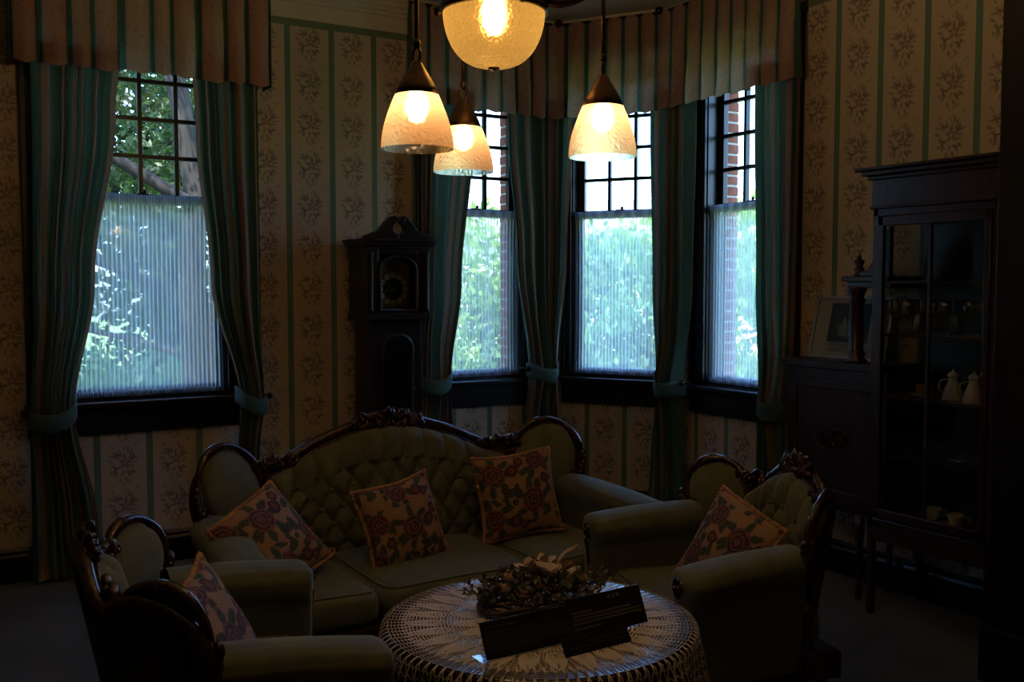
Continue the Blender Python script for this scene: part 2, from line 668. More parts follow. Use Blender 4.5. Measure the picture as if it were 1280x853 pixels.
def tag(o, label=None, cat=None, group=None, kind=None):
    if label:
        o['label'] = label
    if cat:
        o['category'] = cat
    if group:
        o['group'] = group
    if kind:
        o['kind'] = kind
    return o


def empty(name, loc=(0, 0, 0), rz=0.0, parent=None):
    o = bpy.data.objects.new(name, None)
    o.empty_display_size = .1
    COL.objects.link(o)
    o.location = loc
    o.rotation_euler = (0, 0, rz)
    if parent is not None:
        o.parent = parent
    return o


def share(name, src, parent=None, loc=None, rot=None, scale=None):
    o = src.copy()
    o.name = name
    COL.objects.link(o)
    o.parent = parent
    if loc is not None:
        o.location = loc
    if rot is not None:
        o.rotation_euler = rot
    if scale is not None:
        o.scale = scale
    return o


def copy_tree(o, parent=None):
    c = o.copy()
    COL.objects.link(c)
    c.parent = parent
    for ch in list(o.children):
        copy_tree(ch, c)
    return c


def catmull(pts, per=6):
    pts = [Vector(p) for p in pts]
    out = []
    for i in range(len(pts) - 1):
        p0, p1, p2, p3 = pts[max(i - 1, 0)], pts[i], pts[i + 1], pts[min(i + 2, len(pts) - 1)]
        for k in range(per):
            t = k / per
            out.append(.5 * ((2 * p1) + (p2 - p0) * t + (2 * p0 - 5 * p1 + 4 * p2 - p3) * t * t + (3 * p1 - p0 - 3 * p2 + p3) * t ** 3))
    out.append(pts[-1])
    return out


def interp(tab, x):
    if x <= tab[0][0]:
        return tab[0][1]
    for (a, b), (c, d) in zip(tab, tab[1:]):
        if x <= c:
            t = (x - a) / (c - a) if c > a else 0
            t = t * t * (3 - 2 * t)
            return b + (d - b) * t
    return tab[-1][1]


def text_mesh(name, body, size, mat, parent, loc, rot=(R(90), 0, 0), align='LEFT', extrude=.0002):
    cu = bpy.data.curves.new(name, 'FONT')
    cu.body = body
    cu.size = size
    cu.align_x = align
    cu.extrude = extrude
    cu.resolution_u = 2
    tmp = bpy.data.objects.new(name, cu)
    COL.objects.link(tmp)
    dg = bpy.context.evaluated_depsgraph_get()
    me = bpy.data.meshes.new_from_object(tmp.evaluated_get(dg))
    bpy.data.objects.remove(tmp)
    bpy.data.curves.remove(cu)
    me.materials.clear()
    me.materials.append(mat)
    o = bpy.data.objects.new(name, me)
    COL.objects.link(o)
    o.parent = parent
    o.location = loc
    o.rotation_euler = rot
    return o


# ------------------------------------------------------------------ room shell
CEIL = 3.37
XMIN, YMIN = -8.0, -7.6
PBC, PCD = (-.46, 0.0), (0.0, -.73)
CL = math.hypot(PCD[0] - PBC[0], PCD[1] - PBC[1])
C_ANG = math.atan2(PCD[1] - PBC[1], PCD[0] - PBC[0])

o = MB().box(XMIN - .3, .6, YMIN - .3, .6, -.12, 0).build('floor', M_FLOOR)
tag(o, 'dark grey green carpeted floor', kind='structure')
o = MB().box(XMIN - .3, .6, YMIN - .3, .6, CEIL, CEIL + .25).build('ceiling', M_CREAM)
tag(o, 'plain cream plaster ceiling', kind='structure')


def wall(name, label, loc, rz, length, holes, u0, t0=0.0, t1=.10, mat=M_WALL, z1=CEIL, zlow=0.0):
    """wall of boxes in its own frame: x along, y outwards; holes = (x0, x1, z0, z1)"""
    m = MB()
    xs = sorted({0.0, length} | {h[0] for h in holes} | {h[1] for h in holes})
    for a, b in zip(xs, xs[1:]):
        hz = [h for h in holes if h[0] < (a + b) / 2 < h[1]]
        spans = [(zlow, z1)] if not hz else [(zlow, hz[0][2]), (hz[0][3], z1)]
        for (c, d) in spans:
            m.box(a, b, t0, t1, c, d)
    m.uv = [(u0 + p[0], p[2]) for p in m.v]
    w = m.build(name, mat, loc=loc, rot=(0, 0, rz))
    tag(w, label, kind='structure')
    return w


ZW0, ZW1 = .93, 2.99
A_C, A_H = -3.20, .455          # window 1 centre (x) and half opening
B_C, B_H = -1.065, .345
C_C, C_H = CL / 2 + .03, .345
D_C, D_H = -1.375, .345          # y on the right wall
S0 = 2.372                      # a stripe lies at x = -2.372 on the left wall
wall('wall_left', 'long wallpapered wall with green stripes and flower sprays behind the sofa', (XMIN, 0, 0), 0, PBC[0] - XMIN,
     [(A_C - A_H - XMIN, A_C + A_H - XMIN, ZW0, ZW1), (B_C - B_H - XMIN, B_C + B_H - XMIN, ZW0, ZW1)], XMIN + S0)
wall('wall_back', 'narrow angled wallpapered wall across the corner', (*PBC, 0), C_ANG, CL, [(C_C - C_H, C_C + C_H, ZW0, ZW1)], -.245)
wall('wall_right', 'wallpapered wall with green stripes behind the display cabinet', (*PCD, 0), R(-90), PCD[1] - YMIN,
     [(PCD[1] - D_C - D_H, PCD[1] - D_C + D_H, ZW0, ZW1)], -(2.069 - .73))
wall('wall_near', 'wallpapered wall behind the viewer', (.1, YMIN, 0), PI, .1 - XMIN, [], 0)
wall('wall_side', 'wallpapered wall far to the left', (XMIN, YMIN, 0), R(90), -YMIN, [], 0)


def moulding(name, pts, z0, z1, prof, mat, label):
    """profile (offset from wall, z) swept along wall line pts (inner side = towards the room)"""
    m = MB()
    n = len(prof)
    ring = []
    for i, p in enumerate(pts):
        p = Vector(p)
        dirs = []
        if i > 0:
            dirs.append((p - Vector(pts[i - 1])).normalized())
        if i < len(pts) - 1:
            dirs.append((Vector(pts[i + 1]) - p).normalized())
        ns = [Vector((d.y, -d.x)) for d in dirs]
        nn = sum(ns, Vector((0, 0))).normalized()
        k = 1.0 / max(.3, nn.dot(ns[0]))
        ring.append([(p.x + nn.x * k * a, p.y + nn.y * k * a, z) for a, z in prof])
    vs = [q for r_ in ring for q in r_]
    fs = []
    for i in range(len(pts) - 1):
        for j in range(n):
            j2 = (j + 1) % n
            fs.append((i * n + j, i * n + j2, (i + 1) * n + j2, (i + 1) * n + j))
    fs.append(tuple(range(n)))
    fs.append(tuple((len(pts) - 1) * n + j for j in range(n - 1, -1, -1)))
    m.add(vs, fs)
    return tag(m.build(name, mat), label, kind='structure')


LINE_L = [(XMIN, 0), PBC]
LINE_C = [PBC, PCD]
LINE_R = [PCD, (0, YMIN)]
LINE = [(XMIN, 0), PBC, PCD, (0, YMIN)]
bprof = [(0, 0), (.022, 0), (.022, .135), (.016, .15), (.016, .165), (.006, .18), (0, .18)]
moulding('baseboard_left', LINE_L, 0, .18, bprof, ebony, 'black stained baseboard under the long wall')
moulding('baseboard_back', LINE_C, 0, .18, bprof, ebony, 'black stained baseboard across the corner')
moulding('baseboard_right', LINE_R, 0, .18, bprof, ebony, 'black stained baseboard behind the cabinet')
fr = [(0, 3.163), (.006, 3.163), (.006, 3.255), (.016, 3.262), (.016, 3.275), (.034, 3.290), (.034, 3.300), (.055, 3.318), (.055, 3.328), (.075, 3.345), (.075, CEIL), (0, CEIL)]
moulding('trim_1', LINE, 0, 0, fr, M_CREAM, 'cream plaster frieze and stepped cornice along the ceiling')

# panelled pier of dark wood at the right edge of the view
PR = empty('trim_2', (-.345, -3.60, 0))
tag(PR, 'black panelled wooden pier from floor to ceiling at the right edge', kind='structure')
MB().box(-.34, .34, -.14, .14, 0, CEIL).build('pier_body', ebony, PR, bevel=.006)
MB().box(-.36, .36, -.16, .16, 0, .22).build('plinth', ebony, PR, bevel=.008)
for za, zb in ((.36, 1.15), (1.28, 2.9)):
    MB().box(-.25, .25, -.150, -.142, za, zb).build('panel', ebony, PR, bevel=.004)


# ------------------------------------------------------------------ windows
def window(n, label, loc, rz, half, ncol, cas, pane_w, brick_side):
    """local frame: x along the wall, y outwards, z up"""
    w = empty('window_%d' % n, loc, rz)
    tag(w, label, kind='structure')
    z0, z1 = ZW0, ZW1
    yin = -.024
    for s in (-1, 1):
        a, b = sorted((s * (half - .012), s * (half + cas)))
        m = MB().box(a, b, yin, 0.0, .935, 3.12)
        m.box(min(s * (half + cas - .03), s * (half + cas)), max(s * (half + cas - .03), s * (half + cas)), yin - .016, yin, .935, 3.12)
        m.build('side_casing', ebony, w, bevel=.004)
        a, b = sorted((s * (half - .02), s * (half + .0)))
        MB().box(a, b, 0, .14, z0, z1).build('jamb', ebony, w)
    m = MB().box(-half - cas, half + cas, yin, 0, 2.975, 3.12).box(-half - cas - .02, half + cas + .02, yin - .03, 0, 3.10, 3.14)
    m.build('head_casing', ebony, w, bevel=.004)
    MB().box(-half - cas - .015, half + cas + .015, -.065, .13, .905, .94).build('stool', ebony, w, bevel=.008)
    m = MB().box(-half - cas, half + cas, -.026, 0, .76, .905).box(-half - cas, half + cas, -.036, 0, .885, .905)
    m.build('apron', ebony, w, bevel=.005)
    hw = pane_w * ncol / 2                                   # glass half width
    yl0, yl1 = .045, .085                                    # lower sash
    yu0, yu1 = .085, .125                                    # upper sash
    m = MB().box(-half + .02, -hw + .012, yl0, yl1, z0, 2.085).box(hw - .012, half - .02, yl0, yl1, z0, 2.085)
    m.box(-hw, hw, yl0, yl1, z0, 1.005).box(-hw, hw, yl0, yl1, 2.035, 2.085)
    m.build('lower_sash', ebony, w, bevel=.004)
    m = MB().box(-half + .02, -hw + .008, yu0, yu1, 2.04, z1).box(hw - .008, half - .02, yu0, yu1, 2.04, z1)
    m.box(-hw, hw, yu0, yu1, 2.04, 2.092).box(-hw, hw, yu0, yu1, 2.935, z1)
    m.build('upper_sash', ebony, w, bevel=.004)
    zb, zt = 2.092, 2.935
    ph = (zt - zb) / 4
    vb = MB().box(-.011, .011, yu0 + .004, yu1 - .004, zb, zt).build('muntin', ebony, w)
    vb.location.x = -hw + pane_w
    for k in range(2, ncol):
        share('muntin', vb, w, (-hw + pane_w * k, 0, 0))
    hb = MB().box(-hw, hw, yu0 + .005, yu1 - .005, -.011, .011).build('muntin', ebony, w, loc=(0, 0, zb + ph))
    for k in (2, 3):
        share('muntin', hb, w, (0, 0, zb + ph * k))
    ym = (yu0 + yu1) / 2
    pn = MB().box(-pane_w / 2, pane_w / 2, -.0015, .0015, -ph / 2, ph / 2).build('pane', M_PANE, w)
    first = True
    for i in range(ncol):
        for j in range(4):
            l = (-hw + pane_w * (i + .5), ym, zb + ph * (j + .5))
            if first:
                pn.location = l
                first = False
            else:
                share('pane', pn, w, l)
    MB().box(-hw, hw, .063, .066, 1.005, 2.035).build('pane', M_PANE, w)
    # sash catch on the meeting rail
    MB().box(-.03, .03, .045, .07, 2.085, 2.092).ball((.012, .055, 2.102), (.012, .008, .010)).build('sash_lock', M_BRONZE, w, smooth=True)
    # brick reveal outside
    bx = brick_side * (hw + .004)
    bw = MB().box(-.0575, .0575, 0, .10, 0, .056).build('brick', M_BRICK, w, bevel=.003)
    cnt = 0
    zz = .95
    while zz < 3.0:
        long_ = cnt % 2 == 0
        l = (bx + brick_side * (.0575 if long_ else .061), .128, zz)
        if cnt == 0:
            bw.location = l
        else:
            share('brick', bw, w, l)
        zz += .0665
        cnt += 1
    a, b = sorted((bx + brick_side * .004, bx + brick_side * .112))
    MB().box(a, b, .130, .222, .90, 3.05).build('mortar_joint', M_MORTAR, w)
    return w


window(1, 'four column sash window with black frame on the long wall, beside the left curtain', (A_C, 0, 0), 0, A_H, 4, .165, .198, 1)
window(2, 'three column sash window with black frame beside the tall clock', (B_C, 0, 0), 0, B_H, 3, .13, .189, 1)
cdir = Vector((PCD[0] - PBC[0], PCD[1] - PBC[1])).normalized()
cc = Vector(PBC) + cdir * C_C
window(3, 'three column sash window with black frame across the corner', (cc.x, cc.y, 0), C_ANG, C_H, 3, .058, .189, 1)
window(4, 'three column sash window with black frame nearest the display cabinet', (0, D_C, 0), R(-90), D_H, 3, .115, .193, -1)

# brick outer skin of the house
OUT = .225
for nm, lb, lo, rz, ln, hl in (
        ('wall_outer_left', 'brick outer face of the long wall', (XMIN, 0, 0), 0, PBC[0] - XMIN,
         [(A_C - A_H + .03 - XMIN, A_C + A_H + .09 - XMIN, .88, 3.05), (B_C - B_H - .06 - XMIN, B_C + B_H + .09 - XMIN, .88, 3.05)]),
        ('wall_outer_back', 'brick outer face of the corner wall', (*PBC, 0), C_ANG, CL, [(C_C - C_H - .02, C_C + C_H + .07, .88, 3.05)]),
        ('wall_outer_right', 'brick outer face of the right wall', (*PCD, 0), R(-90), PCD[1] - YMIN,
         [(PCD[1] - D_C - D_H - .09, PCD[1] - D_C + D_H + .06, .88, 3.05)])):
    wall(nm, lb, lo, rz, ln, hl, 0, .10, OUT, M_BRICK, CEIL + .25, -.7)


# ------------------------------------------------------------------ sheers
def sheer(label, loc, rz, half, seed, group='net curtains on the lower sashes'):
    t = empty('sheer_curtain', loc, rz)
    tag(t, label, 'net curtain', group)
    rnd = random.Random(seed)
    nf = int(half * 2 / .024)
    ph = [rnd.uniform(-1, 1) for _ in range(nf + 2)]

    def fn(u, v):
        x = -half + 2 * half * u
        z = .975 + (2.045 - .975) * v
        e = abs(v - .5) * 2
        a = .009 * (1 - .5 * e ** 4)
        i = int(u * nf)
        y = .022 + a * math.sin(2 * PI * u * nf + .8 * ph[i]) + .003 * math.sin(17 * u + seed)
        x2 = x * (1 - .012 * math.sin(PI * v)) + .003 * ph[i] * math.sin(PI * v)
        return (x2, y, z)
    MB().grid(fn, nf * 8, 14, uvfn=lambda u, v: (u * nf + .6 * ph[int(u * nf)] * 0, v)).build('net', M_SHEER, t, smooth=True, recalc=False)

    def fr_(zc, h):
        def g(u, v):
            x = -half + 2 * half * u
            return (x, .012 + .007 * math.sin(2 * PI * u * nf * 1.7), zc + h * (v - .5))
        return g
    MB().grid(fr_(2.052, .055), nf * 8, 3, uvfn=lambda u, v: (u * nf * 2, v)).build('header_frill', M_SHEER, t, smooth=True, recalc=False)
    MB().grid(fr_(.975, .03), nf * 8, 3, uvfn=lambda u, v: (u * nf * 2, v)).build('hem_frill', M_SHEER, t, smooth=True, recalc=False)
    for z in (2.055, .985):
        MB().tube([(-half - .01, .026, z), (half + .01, .026, z)], .005, 8).build('rod', M_BRASS, t, smooth=True)
    return t


sheer('wide white net curtain on the lower sash of the four column window', (A_C, 0, 0), 0, A_H - .03, 1)
sheer('white net curtain on the lower sash of the window beside the tall clock', (B_C, 0, 0), 0, B_H - .025, 2)
sheer('white net curtain on the lower sash of the corner window', (cc.x, cc.y, 0), C_ANG, C_H - .025, 3)
sheer('white net curtain on the lower sash of the window nearest the cabinet', (0, D_C, 0), R(-90), D_H - .025, 4)


# ------------------------------------------------------------------ curtains and valances
def polypath(pts):
    L = [0.0]
    for a, b in zip(pts, pts[1:]):
        L.append(L[-1] + math.dist(a, b))

    def raw(s):
        for i in range(len(pts) - 1):
            if s <= L[i + 1] or i == len(pts) - 2:
                t = (s - L[i]) / (L[i + 1] - L[i])
                a, b = pts[i], pts[i + 1]
                return Vector((a[0] + t * (b[0] - a[0]), a[1] + t * (b[1] - a[1])))

    def f(s, k=.05):
        p = (raw(s - k) + raw(s) * 2 + raw(s + k)) / 4
        d = (raw(s + k) - raw(s - k)).normalized()
        return p, Vector((d.y, -d.x))            # inward normal (room side)
    f.L = L
    return f


def bay_path(o):
    nx, ny = cdir.y, -cdir.x
    px, py = PBC[0] + nx * o, PBC[1] + ny * o
    t = (-o - py) / cdir.y
    b = (px + cdir.x * t, -o)
    t = (-o - px) / cdir.x
    c = (-o, py + cdir.y * t)
    return polypath([(-1.66, -o), b, c, (-o, -1.95)])


PA = polypath([(-4.2, -.12), (-2.2, -.12)])
PB = bay_path(.12)


def curtain(label, path, left, right, tie_z, nf, seed, tie_side, group):
    """left/right: tables (z, distance along the path)"""
    rnd = random.Random(seed)
    zt, zb = 2.83, .015
    jit = [rnd.uniform(-.35, .35) for _ in range(nf * 2 + 2)]
    root_p, _ = path((interp(left, 0.1) + interp(right, 0.1)) / 2)
    t = empty('curtain', (root_p.x, root_p.y, 0))
    tag(t, label, 'curtain', group)

    def fn(u, v):
        z = zt + (zb - zt) * v
        a, b = interp(left, z), interp(right, z)
        w = b - a
        dt = abs(z - tie_z)
        ripple = (u * nf + .42 * math.sin(2 * PI * 1.35 * u + seed * 1.7)) * 2 * PI
        jj = jit[int(u * nf)] * .5 + jit[min(nf * 2, int(u * nf) + 1)] * .0
        s = a + w * (u + .012 * math.sin(ripple * .5 + seed))
        amp = .024 + .016 * math.exp(-(dt / .5) ** 2) + (.018 if z < tie_z else 0) * min(1, (tie_z - z) / .5)
        amp *= min(1.0, w / (nf * .028))
        bulge = .05 * math.exp(-(dt / .18) ** 2) * math.sin(PI * u)
        amp *= .72 + .38 * math.sin(2 * PI * 2.3 * u + seed * 2.1)
        off = amp * math.cos(ripple + jj * math.sin(3 * v)) + bulge + .012 * math.sin(5 * u + 2.3 * v + seed)
        if z < .05:
            off += .01
        p, n = path(s)
        return (p.x + n.x * off - root_p.x, p.y + n.y * off - root_p.y, z)
    MB().grid(fn, nf * 14, 46, uvfn=lambda u, v: ((u * nf + .42 * math.sin(2 * PI * 1.35 * u + seed * 1.7)) * .8 + .25 + .13 * seed, (1 - v) * (zt - zb))).build('drape', M_CURT, t, smooth=True, recalc=False)
    # tieback band
    a, b = interp(left, tie_z) - .012, interp(right, tie_z) + .012

    def tb(u, v):
        ang = PI * u
        s = (a + b) / 2 - (b - a) / 2 * math.cos(ang)
        p, n = path(s)
        off = -.045 + .150 * math.sin(ang) ** .6
        slope = .055 * ((u - .5) * tie_side) + .02 * math.cos(ang * 2)
        z = tie_z + .048 * (v - .5) * 2 + slope
        return (p.x + n.x * off - root_p.x, p.y + n.y * off - root_p.y, z)
    MB().grid(tb, 28, 3, uvfn=lambda u, v: (.02 + .10 * u, v * .1)).build('tieback', M_CURT, t, smooth=True, solid=.006, recalc=False)
    s = a - .015 if tie_side > 0 else b + .015
    p, n = path(s)
    hx, hy = p.x - root_p.x, p.y - root_p.y
    zh = tie_z + .03 * (1 if True else 0)
    MB().tube([(hx - n.x * .12, hy - n.y * .12, zh), (hx + n.x * .0, hy + n.y * .0, zh)], .008, 8).ball((hx + n.x * .01, hy + n.y * .01, zh), .02).build('hook', M_BRONZE, t, smooth=True)
    return t


def xa(x):
    return x + 4.2


CG = 'tied back green curtains'
curtain('green curtain with tan bands at the far left of the four column window', PA,
        [(0, xa(-3.83)), (.3, xa(-3.82)), (.9, xa(-3.815)), (1.4, xa(-3.79)), (2.5, xa(-3.775)), (2.9, xa(-3.775))],
        [(0, xa(-3.44)), (.3, xa(-3.50)), (.90, xa(-3.60)), (1.6, xa(-3.485)), (2.5, xa(-3.36)), (2.9, xa(-3.325))], .88, 8, 1, 1, CG)
curtain('green curtain with tan bands between the four column window and the clock', PA,
        [(0, xa(-2.80)), (.35, xa(-2.745)), (.92, xa(-2.725)), (1.6, xa(-2.88)), (2.4, xa(-2.95)), (2.9, xa(-2.97))],
        [(0, xa(-2.57)), (.6, xa(-2.607)), (.92, xa(-2.575)), (1.3, xa(-2.59)), (2.9, xa(-2.59))], .90, 7, 2, -1, CG)
curtain('green curtain hanging directly behind the tall clock, left end of the bay', PB,
        [(0, .05), (.5, .08), (.95, .09), (1.5, .115), (2.9, .125)],
        [(0, .36), (.5, .32), (.95, .295), (1.6, .385), (2.5, .475), (2.9, .50)], .95, 6, 3, 1, CG)
curtain('green curtain gathered in the angle between the clock side window and the corner window', PB,
        [(0, .84), (.4, .87), (.98, .925), (1.8, .825), (2.6, .756), (2.9, .735)],
        [(0, 1.18), (.4, 1.162), (.98, 1.135), (1.8, 1.206), (2.6, 1.244), (2.9, 1.26)], .98, 7, 4, .0001, CG)
curtain('green curtain gathered in the angle between the corner window and the cabinet side window', PB,
        [(0, 1.79), (.4, 1.82), (.92, 1.852), (1.6, 1.819), (2.6, 1.794), (2.9, 1.79)],
        [(0, 2.12), (.4, 2.09), (.92, 2.072), (1.6, 2.154), (2.6, 2.182), (2.9, 2.19)], .92, 6, 5, -1, CG)
curtain('green curtain at the right end of the bay, next to the display cabinet', PB,
        [(0, 2.77), (.4, 2.80), (.90, 2.807), (1.6, 2.75), (2.6, 2.711), (2.9, 2.70)],
        [(0, 3.02), (.4, 3.00), (.90, 2.995), (1.5, 3.015), (2.6, 3.027), (2.9, 3.03)], .88, 6, 6, -1, CG)


def valance(name, label, path, s0, s1, per, z0, z1, back, knobs, returns):
    n = round((s1 - s0) / per)
    rp, _ = path((s0 + s1) / 2)
    t = empty(name, (rp.x, rp.y, z1))
    tag(t, label, 'valance', 'gathered pelmet valances')
    rnd = random.Random(n)
    jit = [rnd.uniform(-1, 1) for _ in range(n + 2)]

    def fn(u, v):
        s = s0 + (s1 - s0) * u
        k = u * n + .16 * math.sin(2 * PI * 3.3 * u + 1) * math.sin(PI * u)
        fr_ = k - math.floor(k)
        i = int(min(n - 1, math.floor(k)))
        d = abs(fr_ - .5)
        rec = max(0.0, (d - .36) / .14)
        rec = rec * rec * (3 - 2 * rec)
        flare = .25 + .75 * v
        off = .020 * math.cos(PI * 2 * (fr_ - .5)) * flare + .006 * math.sin(9 * v + jit[i] * 6) * v - .062 * rec * flare + .008 * jit[i] * v + .025 * v
        p, nn = path(s)
        z = z1 + (z0 - z1) * v - .012 * v * math.cos(2 * PI * (fr_ - .5)) + .006 * jit[i] * v
        return (p.x + nn.x * off - rp.x, p.y + nn.y * off - rp.y, z - z1)
    MB().grid(fn, n * 18, 12, uvfn=lambda u, v: (u * n + .16 * math.sin(2 * PI * 3.3 * u + 1) * math.sin(PI * u), (1 - v) * .6)).build('pleated_skirt', M_VAL, t, smooth=True, recalc=False)
    for s in ((s0, s1) if returns else ()):
        p, nn = path(s)

        def g(u, v, p=p, nn=nn):
            off = -back + back * u
            return (p.x + nn.x * off - rp.x, p.y + nn.y * off - rp.y, (z0 - z1) * v)
        MB().grid(g, 4, 4, uvfn=lambda u, v: (.0 + .02 * u + .99, v)).build('side_return', M_VAL, t, solid=.003, recalc=False)
    pts = []
    for i in range(60):
        p, nn = path(s0 + (s1 - s0) * i / 59)
        pts.append((p.x - nn.x * .012 - rp.x, p.y - nn.y * .012 - rp.y, -.006))
    MB().tube(pts, .012, 8).build('curtain_pole', ebony, t, smooth=True)
    for s in knobs:
        p, nn = path(s)
        MB().ball((p.x + nn.x * .015 - rp.x, p.y + nn.y * .015 - rp.y, 0), .026).build('knob', M_BRONZE, t, smooth=True)
    return t


PAV = polypath([(-4.2, -.18), (-2.2, -.18)])
PBV = bay_path(.17)
valance('valance', 'tan and green pleated valance over the four column window', PAV, xa(-3.865), xa(-2.525), .134, 2.71, 3.34, .17, [], True)
valance('valance', 'long tan and green pleated valance bent around the three bay windows', PBV, .015, PBV.L[-1] - .03, .127, 2.70, 3.325, .15,
        [PBV.L[1], PBV.L[2]], False)

# ------------------------------------------------------------------ chandelier
CH = Vector((-2.882, -3.344, 0))
ch = empty('chandelier', (CH.x, CH.y, CEIL))
tag(ch, 'dark bronze chandelier with amber glass bowl and three hanging bell shades', 'chandelier')
M_BOWL = lamp_glass('amber crackled glass', (.0270, .0195, .0062), .002, 75, 1.0, .6)
M_SHADE = lamp_glass('peach crackled glass', (.66, .420, .240), .04, 55, .7, .6)
M_BULB = emit_mat('warm pendant bulb', (1.0, .64, .33), PENDANT_BULB)
M_BULB2 = emit_mat('warm bowl bulb', (1.0, .64, .33), BOWL_BULB)
zc = -CEIL
MB().lathe([(0, 0), (.085, 0), (.09, -.012), (.07, -.035), (.03, -.05), (.014, -.06), (0, -.06)], 24).build('ceiling_rose', M_BRONZE, ch, smooth=True)
MB().tube([(0, 0, -.05), (0, 0, zc + 2.52)], .011, 10).build('stem', M_BRONZE, ch, smooth=True)
for k in range(3):
    MB().lathe([(0, .03), (.02, .02), (.028, 0), (.02, -.02), (0, -.03)], 14, (0, 0, zc + 2.9 - k * .17)).build('stem_knop', M_BRONZE, ch, smooth=True)
zb_ = zc + 2.363
for k in range(3):
    a = k * 2 * PI / 3 + 1.1
    MB().tube([(.15 * math.cos(a), .15 * math.sin(a), zb_ + .018), (.06 * math.cos(a), .06 * math.sin(a), zb_ + .12), (0, 0, zb_ + .165)], .006, 6).build('stay_rod', M_BRONZE, ch, smooth=True)
hub = MB().lathe([(.144, .022), (.152, .024), (.158, .020), (.158, .014), (.150, .012), (.150, .004), (.156, 0), (.156, -.012), (.142, -.014), (.144, .022)], 40, (0, 0, zb_), cap=False).build('bowl_band', M_BRONZE, ch, smooth=True)
for k in range(3):
    a = k * 2 * PI / 3 + .5
    MB().ball((.160 * math.cos(a), .160 * math.sin(a), zb_ - .006), (.012, .012, .015)).build('thumb_screw', M_BRONZE, hub, smooth=True)
prof = []
for i in range(17):
    a = i / 16 * PI / 2
    prof.append((.1455 * math.cos(a) ** .72 if i < 16 else 0.0, -.165 * math.sin(a) ** 1.0))
bowl = MB().lathe(prof, 48, (0, 0, zb_), cap=False).build('glass_bowl', M_BOWL, ch, smooth=True)
MB().lathe([(0, .004), (.016, .002), (.017, -.002), (.010, -.005), (0, -.010)], 16, (0, 0, zb_ - .166)).build('finial', M_BRONZE, bowl, smooth=True)
bulb = MB().lathe([(0, -.122), (.018, -.116), (.030, -.092), (.031, -.060), (.024, -.030), (.014, -.010), (.012, 0), (0, 0)], 16, (0, 0, zb_ + .052)).build('bulb', M_BULB2, ch, smooth=True)
for a, lab in ((R(200), 'near left bell shade'), (R(78), 'far bell shade'), (R(315), 'right bell shade')):
    rr = .312
    dx, dy = math.cos(a), math.sin(a)
    ex, ey = rr * dx, rr * dy
    pts = catmull([(.15 * dx, .15 * dy, zb_ + .012), (.20 * dx, .20 * dy, zb_ + .004), (.26 * dx, .26 * dy, zb_ + .022), (.30 * dx, .30 * dy, zb_ + .058), (ex, ey, zb_ + .085)], 6)
    MB().tube(pts, .0115, 8, flat=1.3).ball((ex, ey, zb_ + .085), .017).build('arm', M_BRONZE, ch, smooth=True)
    z_cap = zc + 2.158
    m = MB().tube([(ex, ey, zb_ + .085), (ex, ey, z_cap + .045)], .0058, 8)
    for zz in (zb_ + .035, z_cap + .050):
        m.ball((ex, ey, zz), (.011, .011, .014))
    m.tube([(ex + .013 * math.cos(t * PI / 8) * dy, ey - .013 * math.cos(t * PI / 8) * dx, z_cap + .020 + .020 * math.sin(t * PI / 8)) for t in range(16)], .0042, 6, closed=True)
    m.build('drop_rod', M_BRONZE, ch, smooth=True)
    cap = MB().lathe([(0, .006), (.012, .004), (.016, -.002), (.024, -.018), (.038, -.040), (.050, -.062), (.058, -.082), (.056, -.083), (.045, -.070), (.0, -.05)], 28, (ex, ey, z_cap)).build('shade_cap', M_BRONZE, ch, smooth=True)
    pr = []
    for i in range(15):
        t = i / 14
        pr.append((.052 + (.0945 - .052) * (math.sin(t * PI / 2) ** 1.0), -.070 - .152 * t))
    sh = MB().lathe(pr, 40, (ex, ey, z_cap), cap=False).build('glass_shade', M_SHADE, ch, smooth=True)
    sh['label'] = 'crackled peach glass, ' + lab
    MB().lathe([(0, -.155), (.016, -.148), (.026, -.125), (.024, -.10), (.013, -.07), (.011, -.05), (0, -.05)], 14, (ex, ey, z_cap)).build('bulb', M_BULB, ch, smooth=True)


# ------------------------------------------------------------------ carved settees
def scroll(m, c, r0, turns, sgn, rad, frame, n=22):
    """spiral volute in the plane given by frame(a, b, depth)"""
    pts, rs = [], []
    for i in range(n + 1):
        t = i / n
        r_ = r0 * (1 - t) ** .8 + .1 * r0 * t
        a = sgn * turns * 2 * PI * t
        pts.append(frame(c[0] + r_ * math.cos(a), c[1] + r_ * math.sin(a), -.010 * t))
        rs.append(rad * (1 - .45 * t))
    m.tube(pts, rs, 6)
    m.ball(pts[-1], rad * 1.25, 8, 5)


def carve(m, c, w, h, frame, seed, n=16):
    """cluster of carved leaves and berries around c"""
    rnd = random.Random(seed)
    for k in range(n):
        t = (k + .5) / n * 2 - 1
        x = c[0] + t * w / 2
        z = c[1] + h * (.35 + .65 * (1 - t * t)) * rnd.uniform(-.3, .85)
        p = frame(x, z, -.012 - rnd.uniform(0, .016))
        a = rnd.uniform(-1.2, 1.2)
        M = Matrix.Rotation(a, 3, 'Y')
        s = rnd.uniform(.9, 1.6)
        m.ball(p, (.010 * s, .010 * s, .021 * s), 7, 5, M)
        if k % 2 == 0:
            m.ball(frame(x + rnd.uniform(-.01, .01), z + rnd.uniform(-.01, .012), -.030), .0075 * s, 7, 5)


